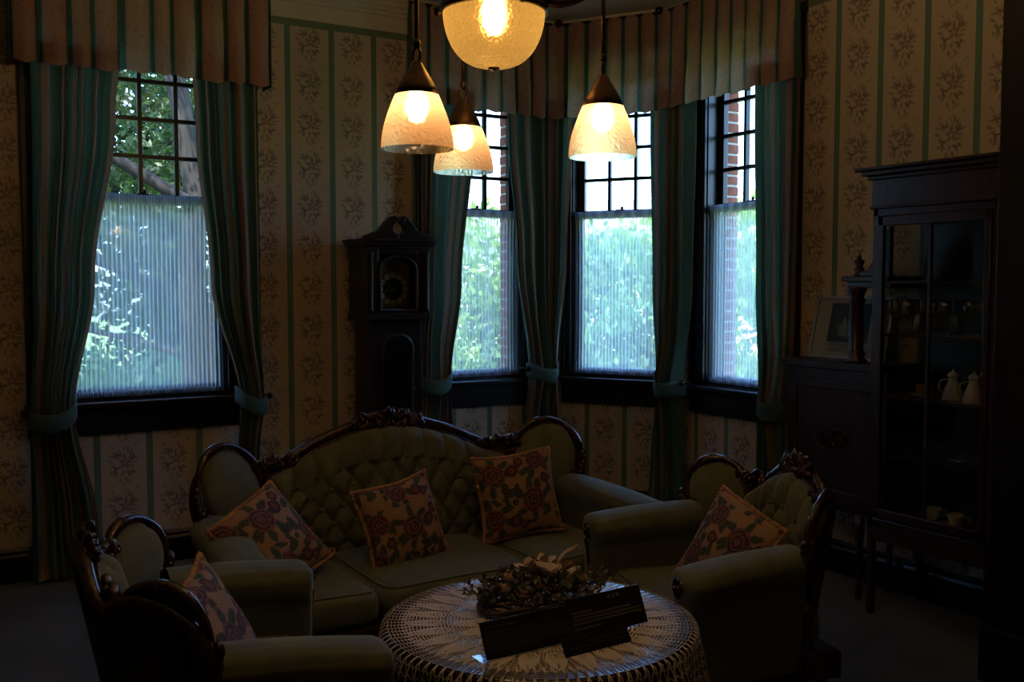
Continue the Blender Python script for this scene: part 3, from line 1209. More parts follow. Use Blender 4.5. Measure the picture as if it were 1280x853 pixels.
def settee(name, label, cat, group, hw, xj, zc_, zj, zw, wf, depth, arm_z, seams, cols, rows, armx):
    """origin at the floor below the middle of the back; front is -y"""
    root = empty(name)
    tag(root, label, cat, group)
    SEAT = .435
    LEAN = .20
    TH = .085
    wl_ = hw - xj                                     # wing width

    def yc(x):
        t = max(0.0, (abs(x) - xj * .70) / (hw - xj * .70))
        return -wf * t ** 1.7

    def back(x, z, d=0.0):
        """point on the back's front skin (d<0: towards the sitter)"""
        return Vector((x, yc(x) + LEAN * (z - .42) + d, z))

    # top rail line (right half), then mirrored
    half = [(0, zc_), (xj * .22, zc_ - .012), (xj * .55, (zc_ + zj) / 2 + .012), (xj * .88, zj + .008), (xj + wl_ * .10, zj),
            (xj + wl_ * .24, zj + (zw - zj) * .55), (xj + wl_ * .48, zw), (xj + wl_ * .74, zw - .012), (xj + wl_ * .94, zw - .065),
            (hw, zw - .14), (hw - .012, zw - .215), (hw - .040, arm_z - .03)]
    sm = catmull([(p[0], 0, p[1]) for p in half], 6)
    right = [(p.x, p.z) for p in sm]
    line = [(-x, z) for x, z in reversed(right)] + right[1:]
    topm = [(p[0], p[1]) for p in half if p[0] <= xj + wl_ * .11]

    def top(x):
        ax = abs(x)
        best = None
        for (a, b), (c, d) in zip(right, right[1:]):
            if a <= ax <= c and c > a:
                best = b + (d - b) * (ax - a) / (c - a)
                break
        return best if best is not None else zw - .1

    # rear panel
    def rear(u, v):
        x = (-hw + .02) + (2 * hw - .04) * u
        z = .22 + (top(x) - .012 - .22) * v
        p = back(x, z)
        return (p.x, p.y + .028, z)
    MB().grid(rear, 40, 10).build('rear_panel', M_BACKCL, root, smooth=True)

    # tufted middle
    px = 2 * xj / cols
    pz = px * 1.05
    ztop0 = zj - .10
    btn = []
    for r_ in range(rows):
        for c in range(cols + 1):
            x = -xj + px * (c + (.5 if r_ % 2 else 0))
            z = ztop0 - pz * .5 * r_
            if abs(x) < xj - .02 and z > SEAT + .03:
                zz = z + (top(x) - zj) * .62 * max(0, 1 - r_ * .28)
                btn.append((x, zz, r_))

    def tuft(x, z):
        h = .032
        zr = z - (top(x) - zj) * .62
        a = (x + xj) / px
        if z > ztop0 + (top(x) - zj) * .62:
            k = abs(math.sin(PI * a))
            return h * (k ** .55)
        b = (ztop0 - (z - (top(x) - zj) * .62 * max(0, 1 - (ztop0 - z) / pz * .5))) / pz
        s1 = abs(math.sin(PI * (a + b)))
        s2 = abs(math.sin(PI * (a - b)))
        return h * (min(s1, s2) ** .55) * .95 + h * .05

    def front(u, v):
        x = -xj + 2 * xj * u
        zt = top(x) - .018
        z = SEAT - .06 + (zt - SEAT + .06) * v
        e = min(1.0, (1 - v) / .10)
        ex_ = min(1.0, min(u, 1 - u) / .05)
        roll = math.sqrt(max(0.0, 1 - (1 - e) ** 2)) * (.35 + .65 * math.sqrt(max(0, 1 - (1 - ex_) ** 2)))
        d = -(TH * .62 + tuft(x, z) + .02 * math.sin(PI * v)) * roll
        p = back(x, z, d)
        return (p.x, p.y, p.z)
    MB().grid(front, cols * 14, 56).build('tufted_backrest', M_VELVET, root, smooth=True)
    bm_ = MB().ball((0, 0, 0), (.013, .009, .013), 10, 6).build('button', M_VELVET, root, smooth=True)
    for i, (x, z, r_) in enumerate(btn):
        p = back(x, z, -TH * .62 - .016 - .02 * math.sin(PI * min(1, max(0, (z - SEAT) / (top(x) - SEAT)))))
        if i == 0:
            bm_.location = p
        else:
            share('button', bm_, root, p)

    # wings: upholstered ovals with a carved frame and a bead row
    for s in (-1, 1):
        cx, cz = s * (xj + wl_ * .54), (zw + arm_z) / 2 + .005
        rx, rz_ = wl_ * .40, (zw - arm_z) / 2 + .055

        def oval(u, v, cx=cx, cz=cz, rx=rx, rz_=rz_, s=s):
            a = 2 * PI * u
            rho = v
            x = cx + rx * rho * math.cos(a)
            z = cz + rz_ * rho * math.sin(a) - .02
            x += s * .025 * (z - cz) / rz_
            return back(x, z, -.018 - .055 * math.sqrt(max(0, 1 - rho ** 2.4)))
        wp = MB().grid(oval, 32, 10, closeu=True).build('wing_pad', M_VELVET, root, smooth=True)
        bd = MB()
        nb = 44
        for k in range(nb):
            p = oval(k / nb, 1.03)
            bd.ball((p.x, p.y - .012, p.z), .0048, 6, 4)
        bd.build('bead_row', mahogany, wp, smooth=True)
        m = MB()
        pts = [oval(k / 48, 1.10) + Vector((0, -.004, 0)) for k in range(48)]
        m.tube(pts, [.016 + .004 * math.sin(k * PI / 6) for k in range(48)], 8, closed=True)
        m.build('wing_frame', mahogany, root, smooth=True)
        # carving between wing and tufted back, and down the outer edge
        m = MB()
        fr_ = lambda a, b, d: back(a, b, d - .015)
        scroll(m, (s * (xj + .035), zj - .005), .034, 1.4, -s, .009, fr_)
        scroll(m, (s * (xj + .012), zj - .085), .026, 1.3, s, .008, fr_)
        carve(m, (s * (xj - .03), zj + .014), .21, .042, fr_, 5 + s, 20)
        for k in range(9):
            z = zj - .02 - k * .030
            p = fr_(s * (xj + .018 - .012 * math.sin(k)), z, -.01)
            m.ball(p, (.013, .012, .019), 7, 5, Matrix.Rotation(.7 * (-1) ** k, 3, 'Y'))
        m.build('wing_carving', mahogany, root, smooth=True)
        m = MB()
        scroll(m, (s * (hw - .016), zw - .155), .024, 1.3, s, .008, fr_)
        for k in range(7):
            t = k / 6
            p = fr_(s * (hw + .004 - .045 * t * t), zw - .10 - (zw - .10 - arm_z + .02) * t, -.012)
            m.ball(p, (.013, .015, .022), 8, 5, Matrix.Rotation(.5 * (-1) ** k, 3, 'Y'))
        p = fr_(s * (hw - .045), arm_z + .015, -.02)
        m.ball(p, .021, 10, 7)
        m.build('outer_carving', mahogany, root, smooth=True)
    # top rail
    m = MB()
    pts = [back(x, z, -.004) for x, z in line]
    m.tube(pts, .021, 10, flat=1.25)
    pts = [back(x, z - .022, -.028) for x, z in line]
    m.tube(pts[8:-8], .008, 6)
    m.build('top_rail', mahogany, root, smooth=True)
    m = MB()
    fr_ = lambda a, b, d: back(a, b, d - .010)
    cw = min(.34, xj * .75)
    carve(m, (0, zc_ - .008), cw, .060, fr_, 21, 34)
    carve(m, (0, zc_ - .030), cw * .8, .030, fr_, 23, 16)
    for s in (-1, 1):
        scroll(m, (s * .035, zc_ + .004), .026, 1.4, s, .008, fr_)
        scroll(m, (s * cw * .38, zc_ - .010), .022, 1.3, -s, .007, fr_)
    m.ball(fr_(0, zc_ + .034, -.008), (.026, .018, .018), 10, 6)
    for k in range(5):
        a = PI * (k + .5) / 5
        m.ball(fr_(.028 * math.cos(a), zc_ + .018 + .020 * math.sin(a), -.014), (.009, .008, .014), 7, 5, Matrix.Rotation(PI / 2 - a, 3, 'Y'))
    m.build('crest_carving', mahogany, root, smooth=True)

    # arms
    for s in (-1, 1):
        y0, y1 = -wf * .80, -depth - .02
        outl = [(.050, -.42), (.052, -.22), (.066, -.13), (.088, -.085), (.094, -.045), (.078, -.012), (.042, .0), (0, .004),
                (-.042, .0), (-.076, -.012), (-.092, -.045), (-.086, -.085), (-.066, -.13), (-.052, -.22), (-.050, -.42)]

        def arm(u, v, s=s):
            k = u * (len(outl) - 1)
            i = min(len(outl) - 2, int(k))
            f = k - i
            ox = outl[i][0] + (outl[i + 1][0] - outl[i][0]) * f
            oz = outl[i][1] + (outl[i + 1][1] - outl[i][1]) * f
            t = v
            sc = 1.0
            y = y0 + (y1 - y0) * min(1, t / .86)
            if t > .86:
                q = (t - .86) / .14
                y = y1 - .05 * math.sin(q * PI / 2)
                sc = max(.02, math.cos(q * PI / 2) ** .6)
            tt = min(1, t / .86)
            zt = arm_z + .020 * (1 - tt) ** 2 + .012 * math.sin(PI * tt) - .012 * tt
            xcen = s * (armx - .035 * (1 - tt))
            zz = oz if oz < -.13 else -.06 + (oz + .06) * sc
            return (xcen + ox * sc, y, zt + zz)
        MB().grid(arm, 42, 26).build('armrest', M_VELVET, root, smooth=True)
        # front facing of the arm: carved scroll and post
        m = MB()
        yf = y1 - .045
        fa = lambda a, b, d: Vector((a, yf + d, b))
        scroll(m, (s * armx, arm_z - .075), .034, 1.5, s, .009, fa)
        m.tube(catmull([(s * armx, yf, arm_z - .11), (s * (armx - .012), yf + .012, arm_z - .22), (s * (armx + .004), yf + .008, arm_z - .33), (s * (armx - .002), yf + .02, .24)], 5), [.018] * 5 + [.015] * 5 + [.02] * 6, 8)
        m.build('arm_facing', mahogany, root, smooth=True)
    # seat
    sw = armx - .045
    yb = -.03
    bx_ = [-sw] + seams + [sw]
    for a, b in zip(bx_, bx_[1:]):
        def cus(u, v, a=a, b=b):
            th, ph = 2 * PI * u, PI * v
            ex1 = .22
            sg = lambda q, e: math.copysign(abs(q) ** e, q)
            x = (a + b) / 2 + (b - a) / 2 * sg(math.sin(ph), .35) * sg(math.cos(th), ex1)
            y = (yb - depth) / 2 + (depth + yb) / 2 * sg(math.sin(ph), .35) * sg(math.sin(th), ex1)
            z = .365 + .072 * sg(math.cos(ph), .5) + .012 * math.sin(PI * (x - a) / (b - a)) * (1 if ph < PI / 2 else 0)
            return (x, y, z)
        MB().grid(cus, 48, 20, closeu=True).build('seat_cushion', M_VELVET, root, smooth=True)
        pts = []
        for k in range(60):
            p = cus(k / 60, .30)
            pts.append(((p[0] - (a + b) / 2) * 1.004 + (a + b) / 2, p[1], p[2] + .001))
        MB().tube(pts, .0055, 6, closed=True).build('piping', M_VELVET, root, smooth=True)
    # frame and legs
    MB().box(-sw - .04, sw + .04, -depth + .005, .0, .20, .30).build('seat_frame', mahogany, root, bevel=.01)
    m = MB()
    for k in range(int(sw / .06)):
        x = -sw + .06 + k * .12
        if x < sw - .03:
            m.ball((x, -depth, .235), (.035, .014, .022), 8, 5)
    scroll(m, (-.04, .225), .03, 1.3, 1, .008, lambda a, b, d: Vector((a, -depth - .008 + d, b)))
    scroll(m, (.04, .225), .03, 1.3, -1, .008, lambda a, b, d: Vector((a, -depth - .008 + d, b)))
    m.build('apron_carving', mahogany, root, smooth=True)
    for s in (-1, 1):
        x = s * (armx - .01)
        MB().tube(catmull([(x, -depth + .03, .26), (x + s * .02, -depth + .0, .19), (x + s * .005, -depth + .02, .09), (x + s * .02, -depth - .012, .018)], 5), [.034, .036, .036, .034, .031, .028, .025, .022, .02, .018, .017, .016, .017, .019, .021, .018], 10).ball((x + s * .02, -depth - .012, .016), (.024, .028, .016)).build('leg', mahogany, root, smooth=True)
        MB().tube([(s * (hw - .12), -.06, .25), (s * (hw - .10), -.01, .012)], [.028, .018], 10).build('leg', mahogany, root, smooth=True)
    return root


sofa = settee('sofa', 'long green velvet sofa with button tufted back and carved mahogany frame', 'sofa', None,
              .92, .58, .960, .80, .868, .20, .70, .645, [-.36, .36], 11, 5, .89)
sofa.location = (-2.47, -1.73, 0)
chairs = 'carved green armchairs facing each other'
chr_ = settee('armchair', 'green velvet armchair with carved frame facing left, in front of the display cabinet', 'armchair', chairs,
              .455, .235, .880, .765, .800, .22, .575, .655, [], 5, 4, .41)
chr_.location = (-1.46, -3.10, 0)
chr_.rotation_euler = (0, 0, R(-104))
chl = copy_tree(chr_)
chl['label'] = 'green velvet armchair seen from behind at the lower left, facing right'
chl.location = (-3.86, -2.96, 0)
chl.rotation_euler = (0, 0, R(85))


# ------------------------------------------------------------------ pillows
def pillow(label, loc, yaw, tilt, roll, size=.38, seed=0):
    h = size / 2
    t = empty('pillow')
    t.matrix_world = Matrix.Translation(loc) @ Matrix.Rotation(yaw, 4, 'Z') @ Matrix.Rotation(tilt, 4, 'X') @ Matrix.Rotation(roll, 4, 'Y')
    tag(t, label, 'pillow', 'floral tapestry pillows')

    def edge(u, v):
        x = u * (1 - .075 * (1 - v * v) * abs(u)) + .02 * math.sin(seed + 3 * v)
        z = v * (1 - .075 * (1 - u * u) * abs(v)) + .02 * math.sin(seed * 2 + 3 * u)
        return x * h, z * h
    for s, nm in ((-1, 'front_cover'), (1, 'back_cover')):
        def f(a, b, s=s):
            u, v = 2 * a - 1, 2 * b - 1
            x, z = edge(u, v)
            th = .062 * (max(0, (1 - u * u)) * max(0, (1 - v * v))) ** .42
            return (x, s * th * (1 + .06 * math.sin(5 * u + 4 * v + seed)), z)
        MB().grid(f, 30, 30).build(nm, M_TAP, t, smooth=True, recalc=False)
    pts = []
    n = 56
    for side in range(4):
        for k in range(n // 4):
            q = 2 * k / (n // 4) - 1
            u, v = ((q, -1), (1, q), (-q, 1), (-1, -q))[side]
            x, z = edge(u, v)
            pts.append(Vector((x * 1.012, 0, z * 1.012)))
    m = MB()
    ring = []
    per = 5
    for i in range(len(pts)):
        a, b = pts[i], pts[(i + 1) % len(pts)]
        for k in range(per):
            ring.append(a.lerp(b, k / per))
    for ph in (0, PI):
        tw = []
        for i, p in enumerate(ring):
            a = i * 1.1 + ph
            nrm = Vector((p.x, 0, p.z)).normalized()
            tw.append(p + nrm * (.0045 * math.cos(a)) + Vector((0, .0045 * math.sin(a), 0)))
        m.tube(tw, .0062, 5, closed=True)
    x, z = edge(1, -1)
    m.tube([(x, 0, z), (x + .018, -.004, z - .004), (x + .026, -.006, z + .012), (x + .012, -.004, z + .02), (x - .004, 0, z + .012)], .0065, 6)
    m.build('cord_trim', M_CORD, t, smooth=True)
    return t


pillow('floral tapestry pillow leaning at the left end of the sofa', (-3.17, -2.14, .595), R(22), R(-34), R(-22), .38, 1)
pillow('floral tapestry pillow at the middle of the sofa, in front of the button tufting', (-2.60, -2.075, .585), R(4), R(-16), R(-9), .355, 2)
pillow('floral tapestry pillow standing upright at the right end of the sofa', (-2.00, -2.02, .630), R(-10), R(-14), R(-4), .375, 3)
pillow('floral tapestry pillow resting in the armchair in front of the display cabinet', (-1.725, -3.10, .590), R(-88), R(-24), R(16), .37, 4)
pillow('floral tapestry pillow in the armchair at the lower left', (-3.60, -3.03, .580), R(62), R(-28), R(-4), .40, 5)

# ------------------------------------------------------------------ round table with crochet cloth
TZ, TR, TC = .592, .455, Vector((-2.758, -3.392, 0))
tb_ = empty('round_table', TC)
tag(tb_, 'round dark wooden table under the crochet cloth', 'table')
MB().lathe([(0, TZ - .032), (TR - .02, TZ - .032), (TR - .004, TZ - .026), (TR, TZ - .016), (TR - .004, TZ - .005), (TR - .012, TZ), (0, TZ)], 64).build('table_top', mahogany, tb_, smooth=False)
MB().lathe([(TR - .10, TZ - .10), (TR - .08, TZ - .10), (TR - .08, TZ - .032), (TR - .10, TZ - .032)], 48, cap=False).build('apron', mahogany, tb_)
for k in range(4):
    a = PI / 4 + k * PI / 2
    x, y = (TR - .09) * math.cos(a), (TR - .09) * math.sin(a)
    MB().lathe([(0, 0), (.014, 0), (.02, .02), (.014, .05), (.018, .18), (.026, .30), (.016, .36), (.024, .42), (.024, TZ - .033), (0, TZ - .033)], 12, (x, y, 0)).build('leg', mahogany, tb_, smooth=True)

lc = empty('crochet_tablecloth', (TC.x, TC.y, TZ))
tag(lc, 'ecru crochet lace cloth draped over the round table', 'tablecloth')


def drape(x, y, lift=0.0):
    r_ = math.hypot(x, y)
    th = math.atan2(y, x)
    if r_ <= TR:
        return (x, y, .003 + lift)
    s_ = r_ - TR
    q = min(1.0, s_ / .02)
    rad = TR + .006 + .006 * math.sin(q * PI / 2) + s_ * (.10 + .13 * math.sin(th * 14) + .05 * math.sin(th * 5 + 1)) * min(1, s_ / .05)
    z = .003 - max(0, s_ - .006) * .97 - .004 * q
    return (rad * math.cos(th), rad * math.sin(th), z + lift * (1 - q))


def lace(paths, name, lift):
    """flat crochet ribbons: each path is (list of planar points, width)"""
    m = MB()
    for pts, w in paths:
        n = len(pts)
        vs = []
        for i, p in enumerate(pts):
            a, b = pts[max(0, i - 1)], pts[min(n - 1, i + 1)]
            dx, dy = b[0] - a[0], b[1] - a[1]
            l = math.hypot(dx, dy) or 1
            nx, ny = -dy / l * w / 2, dx / l * w / 2
            vs.append(drape(p[0] + nx, p[1] + ny, lift))
            vs.append(drape(p[0] - nx, p[1] - ny, lift))
        m.add(vs, [(2 * i, 2 * i + 1, 2 * i + 3, 2 * i + 2) for i in range(n - 1)])
    return m.build(name, M_LACE, lc, smooth=True, recalc=False)


def pol(r_, t):
    return (r_ * math.cos(t), r_ * math.sin(t))


paths = []
rr_ = .018
while rr_ < .125:                                       # centre net
    paths.append(([pol(rr_, k * 2 * PI / 72) for k in range(73)], .0028))
    rr_ += .0105
for k in range(48):
    t = k * 2 * PI / 48
    paths.append(([pol(q, t + .25 * (q - .02)) for q in (.02, .055, .09, .125)], .0022))
    paths.append(([pol(q, t - .25 * (q - .02)) for q in (.02, .055, .09, .125)], .0022))
lace(paths, 'centre_net', .0006)
paths = []
rr_ = .128
row = 0
while rr_ < .447:                                       # ribbed rows
    n = 240
    paths.append(([pol(rr_ + .0012 * math.sin(k * 2 * PI * 60 / n), k * 2 * PI / n) for k in range(n + 1)], (.0046 if rr_ < .30 else .0036) if rr_ < .40 else .0024))
    rr_ += .0102
    row += 1
lace(paths, 'ribbed_rows', .0004)
paths = []
for k in range(150):
    t = k * 2 * PI / 150
    paths.append(([pol(.128 + (.405 - .128) * j / 14, t + .010 * math.sin(j * 1.3 + k)) for j in range(15)], .0023))
lace(paths, 'radial_threads', .0008)
paths = []
for (cnt, rc, ra, rt, w, ofs) in ((18, .205, .060, .026, .0068, 0.0), (28, .335, .056, .024, .0075, .1)):
    for k in range(cnt):
        t0_ = (k + ofs) * 2 * PI / cnt

        def pt(a, sc=1.0, t0_=t0_, rc=rc, ra=ra, rt=rt):
            e = ra * sc * math.cos(a)
            f = rt * sc * math.sin(a) * (1 - .35 * math.cos(a))
            x, y = rc + e, f
            return (x * math.cos(t0_) - y * math.sin(t0_), x * math.sin(t0_) + y * math.cos(t0_))
        paths.append(([pt(a * 2 * PI / 26) for a in range(27)], w))
        for sc in (.74, .52, .3, .12):
            paths.append(([pt(a * 2 * PI / 18, sc) for a in range(19)], .0062))
lace(paths, 'pineapple_motifs', .0016)
paths = []
for k in range(104):                                    # looped rays over the rim and down the drop
    t = k * 2 * PI / 104
    w = 2 * PI / 104
    paths.append(([pol(.375 + .30 * j / 16, t + w * .32 * math.sin(PI * j / 16 * 3)) for j in range(17)], .0058))
    paths.append(([pol(.395 + .28 * j / 16, t + w * .5 - w * .25 * math.sin(PI * j / 16 * 3)) for j in range(17)], .0042))
    for rq in (.47, .50, .53, .56, .59, .62):
        paths.append(([pol(rq + .010 * math.sin(PI * j / 6), t + w * j / 6) for j in range(7)], .0036))
    paths.append(([pol(.655 + .025 * math.sin(PI * j / 8), t + w * j / 8) for j in range(9)], .0050))
lace(paths, 'scalloped_edge', .0012)

# ------------------------------------------------------------------ dried flower arrangement
wr = empty('dried_flower_wreath', (-2.70, -3.285, TZ + .006))
wr.scale = (1.22, 1.22, 1.15)
tag(wr, 'dark dried leaf and flower arrangement with pale petals on the table', 'dried flowers')
rnd = random.Random(5)
m = MB()
for q in range(9):
    ph = rnd.uniform(0, 6)
    a_, b_ = rnd.uniform(.115, .15), rnd.uniform(.085, .115)
    pts = []
    for k in range(40):
        t = 2 * PI * k / 40
        pts.append((a_ * math.cos(t) + .01 * math.sin(3 * t + ph), b_ * math.sin(t) + .01 * math.cos(2 * t + ph), .020 + .013 * math.sin(3 * t + ph) + .004 * (q % 3)))
    m.tube(pts, .0042, 5, closed=True)
m.build('vine_ring', M_TWIG, wr, smooth=True)
tw_, lf = MB(), MB()
for q in range(95):
    t = rnd.uniform(0, 2 * PI)
    rr_ = rnd.uniform(.02, .15)
    p0 = Vector((rr_ * math.cos(t), rr_ * .75 * math.sin(t), .02))
    d = Vector((math.cos(t) * rnd.uniform(.2, 1.0), math.sin(t) * rnd.uniform(.2, .9), rnd.uniform(.4, 1.5))).normalized()
    ln = rnd.uniform(.04, .095)
    p1 = p0 + d * ln * .6 + Vector((rnd.uniform(-.01, .01), rnd.uniform(-.01, .01), 0))
    p2 = p0 + d * ln + Vector((rnd.uniform(-.02, .02), rnd.uniform(-.02, .02), -.005))
    tw_.tube([p0, p1, p2], [.0018, .0014, .0010], 4)
    for k in range(rnd.randint(7, 11)):
        c = p0.lerp(p2, rnd.uniform(.3, 1.05)) + Vector((rnd.uniform(-.012, .012), rnd.uniform(-.012, .012), rnd.uniform(-.008, .01)))
        E_ = Euler((rnd.uniform(-1.3, 1.3), rnd.uniform(-1.3, 1.3), rnd.uniform(0, 6.3))).to_matrix()
        L_, W_ = rnd.uniform(.007, .013), rnd.uniform(.004, .0075)
        vs = [c + E_ @ Vector(v) for v in ((-L_, 0, 0), (-L_ * .3, W_, .002), (L_ * .6, W_ * .7, .001), (L_, 0, -.002), (L_ * .6, -W_ * .7, .001), (-L_ * .3, -W_, .002))]
        lf.add(vs, [(0, 1, 2, 3, 4, 5)])
tag(tw_.build('twigs', M_TWIG, wr), kind='stuff')
tag(lf.build('small_leaves', M_DRYLEAF, wr, recalc=False), kind='stuff')


def petal_mesh(mat, L_, W_):
    def f(u, v):
        x = L_ * v
        w = W_ * math.sin(PI * min(1, v * .94 + .06)) ** .8
        y = w * (2 * u - 1)
        return (x, y, .25 * L_ * v * v + 1.6 * y * y / max(W_, .001) * .3)
    return MB().grid(f, 4, 6).build('petal', mat, wr, smooth=True, solid=.0012, recalc=False)


pp = petal_mesh(M_PETAL, .050, .019)
pa = petal_mesh(M_AMBERP, .034, .015)
first = {0: True, 1: True}
for (cx, cy, cz, n, kind, sc) in ((.035, -.01, .075, 6, 0, 1.0), (.075, -.035, .058, 5, 0, .9), (-.01, .03, .085, 5, 0, .8), (-.075, -.05, .045, 4, 1, 1.0), (.005, -.06, .05, 4, 1, .9), (.105, .02, .07, 4, 1, .9), (.06, .05, .09, 4, 0, .7)):
    for k in range(n):
        src = (pp, pa)[kind]
        e = (rnd.uniform(-.3, .3), rnd.uniform(-.9, -.15), k * 2 * PI / n + rnd.uniform(-.3, .3))
        l = (cx + rnd.uniform(-.006, .006), cy + rnd.uniform(-.006, .006), cz)
        if first[kind]:
            src.location, src.rotation_euler = l, e
            first[kind] = False
        else:
            share('petal', src, wr, l, e, (sc, sc, sc))
pods = MB().ball((0, 0, 0), (.013, .013, .016), 10, 7).lathe([(0, .022), (.006, .02), (.003, .012), (0, .012)], 8, (0, 0, 0)).build('seed_pod', M_AMBERP, wr, smooth=True, loc=(-.065, .03, .075))
for l in ((.12, .01, .072), (-.10, -.02, .065), (-.02, -.045, .07), (.13, -.02, .055)):
    share('seed_pod', pods, wr, l, (rnd.uniform(-.8, .8), rnd.uniform(-.8, .8), 0))
MB().tube(catmull([(.07, .02, .07), (.085, .02, .105), (.105, .022, .122), (.128, .02, .128), (.140, .018, .138)], 5), [.005] * 10 + [.0055] * 8 + [.008, .009, .008], 7).build('curled_stem', M_PETAL, wr, smooth=True)


# ------------------------------------------------------------------ black information signs
def sign(label, x0, x1, y, h, lean, heading, heading_x, lines, ink, stand, yaw, hs=.0125):
    w = x1 - x0
    t = empty('information_sign', ((x0 + x1) / 2, y, TZ + .006), yaw)
    tag(t, label, 'sign', 'black signs on the table')
    b = MB().box(-w / 2, w / 2, 0, .004, 0, h).build('board', M_BLACK, t, bevel=.001, rot=(-lean, 0, 0))
    if heading:
        text_mesh('heading', heading, hs, ink, b, (heading_x, -.0006, h - .020), align='CENTER')
    rnd = random.Random(len(heading) + int(h * 1000))
    for i, (z, a, bb) in enumerate(lines):
        m = MB()
        x = -w / 2 + a
        while x < w / 2 - bb:
            l = rnd.uniform(.0025, .0045)
            for q in range(3):
                zz = z + (q - 1) * .0019
                m.box(x + rnd.uniform(0, .0008), x + l * rnd.uniform(.6, 1), -.0006, -.0001, zz, zz + .0009)
            m.box(x + l * .45, x + l * .45 + .0008, -.0006, -.0001, z - .0022, z + .0028)
            x += l + .0009
        tag(m.build('text_line', ink, b), kind='stuff')
    if stand:
        MB().box(-w / 2 - .018, w / 2 - .02, -.012, .05, -.003, -.001).build('clear_stand', M_CRYSTAL, t)
    return t


sign('wide black sign of small English print at the left of the table', -3.053, -2.761, -3.599, .098, R(26), 'Reception Room', -.075,
     [(.066, .008, .12), (.056, .008, .02), (.047, .008, .015), (.038, .008, .02), (.029, .008, .018), (.020, .008, .13)], M_GREYINK, True, R(1), .0105)
sign('black sign with a three character heading behind the smallest sign', -2.773, -2.499, -3.588, .110, R(24), '\u5fdc \u63a5 \u9593', .035,
     [(.068, .012, .19), (.058, .012, .05), (.048, .012, .015), (.038, .012, .015), (.024, .012, .17)], M_INK, False, R(3), .0125)
sign('smallest black sign at the front of the table', -2.866, -2.638, -3.688, .048, R(30), '', 0,
     [(.030, .09, .03), (.018, .02, .03)], M_GREYINK, False, R(3))

# ------------------------------------------------------------------ long case clock
ck = empty('long_case_clock', (-1.812, -.19, 0))
tag(ck, 'tall dark longcase clock with swan neck pediment and brass dial', 'clock')
CW, CD = .205, .14                              # half width of the hood, half depth
MB().box(-CW, CW, -CD, CD, 0, .50).build('plinth_box', clockwood, ck, bevel=.006)
MB().box(-CW - .015, CW + .015, -CD - .015, CD, 0, .10).build('foot_moulding', clockwood, ck, bevel=.01)
MB().box(-CW - .012, CW + .012, -CD - .012, CD, .49, .53).build('waist_moulding', clockwood, ck, bevel=.008)
MB().box(-CW + .035, CW - .035, -CD + .03, CD, .53, 1.37).build('trunk', clockwood, ck, bevel=.006)


def arch(hw_, z0_, zs, rise=None, n=14):
    rise = hw_ if rise is None else rise
    return [(-hw_, z0_), (hw_, z0_)] + [(hw_ * math.cos(PI * k / n), zs + rise * math.sin(PI * k / n)) for k in range(n + 1)]


yf = -CD + .03
d_ = MB().prism(arch(.112, .62, 1.20, .085), lambda a, b: (a, yf - .012, b), lambda a, b: (a, yf, b)).build('trunk_door', clockwood, ck, bevel=.004)
MB().tube([(a, yf - .014, b) for a, b in arch(.098, .64, 1.20, .072)], .006, 6, closed=True).build('door_moulding', clockwood, d_, smooth=True)
MB().prism(arch(.085, .66, 1.195, .06), lambda a, b: (a, yf - .0145, b), lambda a, b: (a, yf - .0125, b)).build('door_pane', M_CABGLASS, d_)
MB().ball((.105, yf - .02, .95), .008).build('door_knob', M_BRASS, d_, smooth=True)
MB().box(-CW - .010, CW + .010, -CD - .012, CD, 1.365, 1.41).build('hood_base', clockwood, ck, bevel=.008)
hood = MB().box(-CW, -.125, -CD, CD, 1.41, 1.80).box(.125, CW, -CD, CD, 1.41, 1.80).box(-.125, .125, -.03, CD, 1.41, 1.80)
hood.box(-.125, .125, -CD, -.03, 1.765, 1.80)
hood.build('hood', clockwood, ck, bevel=.003)
for s in (-1, 1):
    m = MB().lathe([(.016, 1.415), (.016, 1.43), (.011, 1.44), (.012, 1.75), (.016, 1.76), (.016, 1.775)], 12, (s * (CW - .022), -CD - .018, 0))
    m.build('hood_column', clockwood, ck, smooth=True)
fm = MB().tube([(a, -CD - .004, b) for a, b in arch(.122, 1.425, 1.665, .085)], .011, 8, closed=True).build('hood_door_frame', clockwood, ck, smooth=True)
MB().prism(arch(.115, 1.43, 1.665, .08), lambda a, b: (a, -CD - .002, b), lambda a, b: (a, -CD + .0, b)).build('hood_glass', M_CABGLASS, fm)
dl = MB().prism(arch(.112, 1.435, 1.665, .078), lambda a, b: (a, -.060, b), lambda a, b: (a, -.035, b)).build('dial_plate', M_DIAL, ck)
MB().lathe([(0, 0), (.064, 0), (.064, .004), (0, .004)], 32).build('dial_centre', M_BLACK, dl, loc=(0, -.060, 1.553), rot=(R(90), 0, 0))
MB().lathe([(0, 0), (.042, 0), (.042, .004), (0, .004)], 24).build('moon_disc', plain('dark painted arch', (.05, .03, .02), .4), dl, loc=(0, -.060, 1.70), rot=(R(90), 0, 0))
nd = None
for k in range(12):
    a = PI / 2 - (k + 1) * PI / 6
    l = (.083 * math.cos(a), -.0605, 1.553 + .083 * math.sin(a))
    if nd is None:
        nd = MB().lathe([(.0, 0), (.0165, 0), (.0165, .004), (0, .005)], 16).build('numeral_disc', M_PALEDISC, dl, smooth=False, loc=l, rot=(R(90), 0, 0))
        cur = nd
    else:
        cur = share('numeral_disc', nd, dl, l, (R(90), 0, 0))
    text_mesh('numeral', str(k + 1), .020, M_BLACK, dl, (l[0], l[1] - .0056, l[2] - .007), align='CENTER')
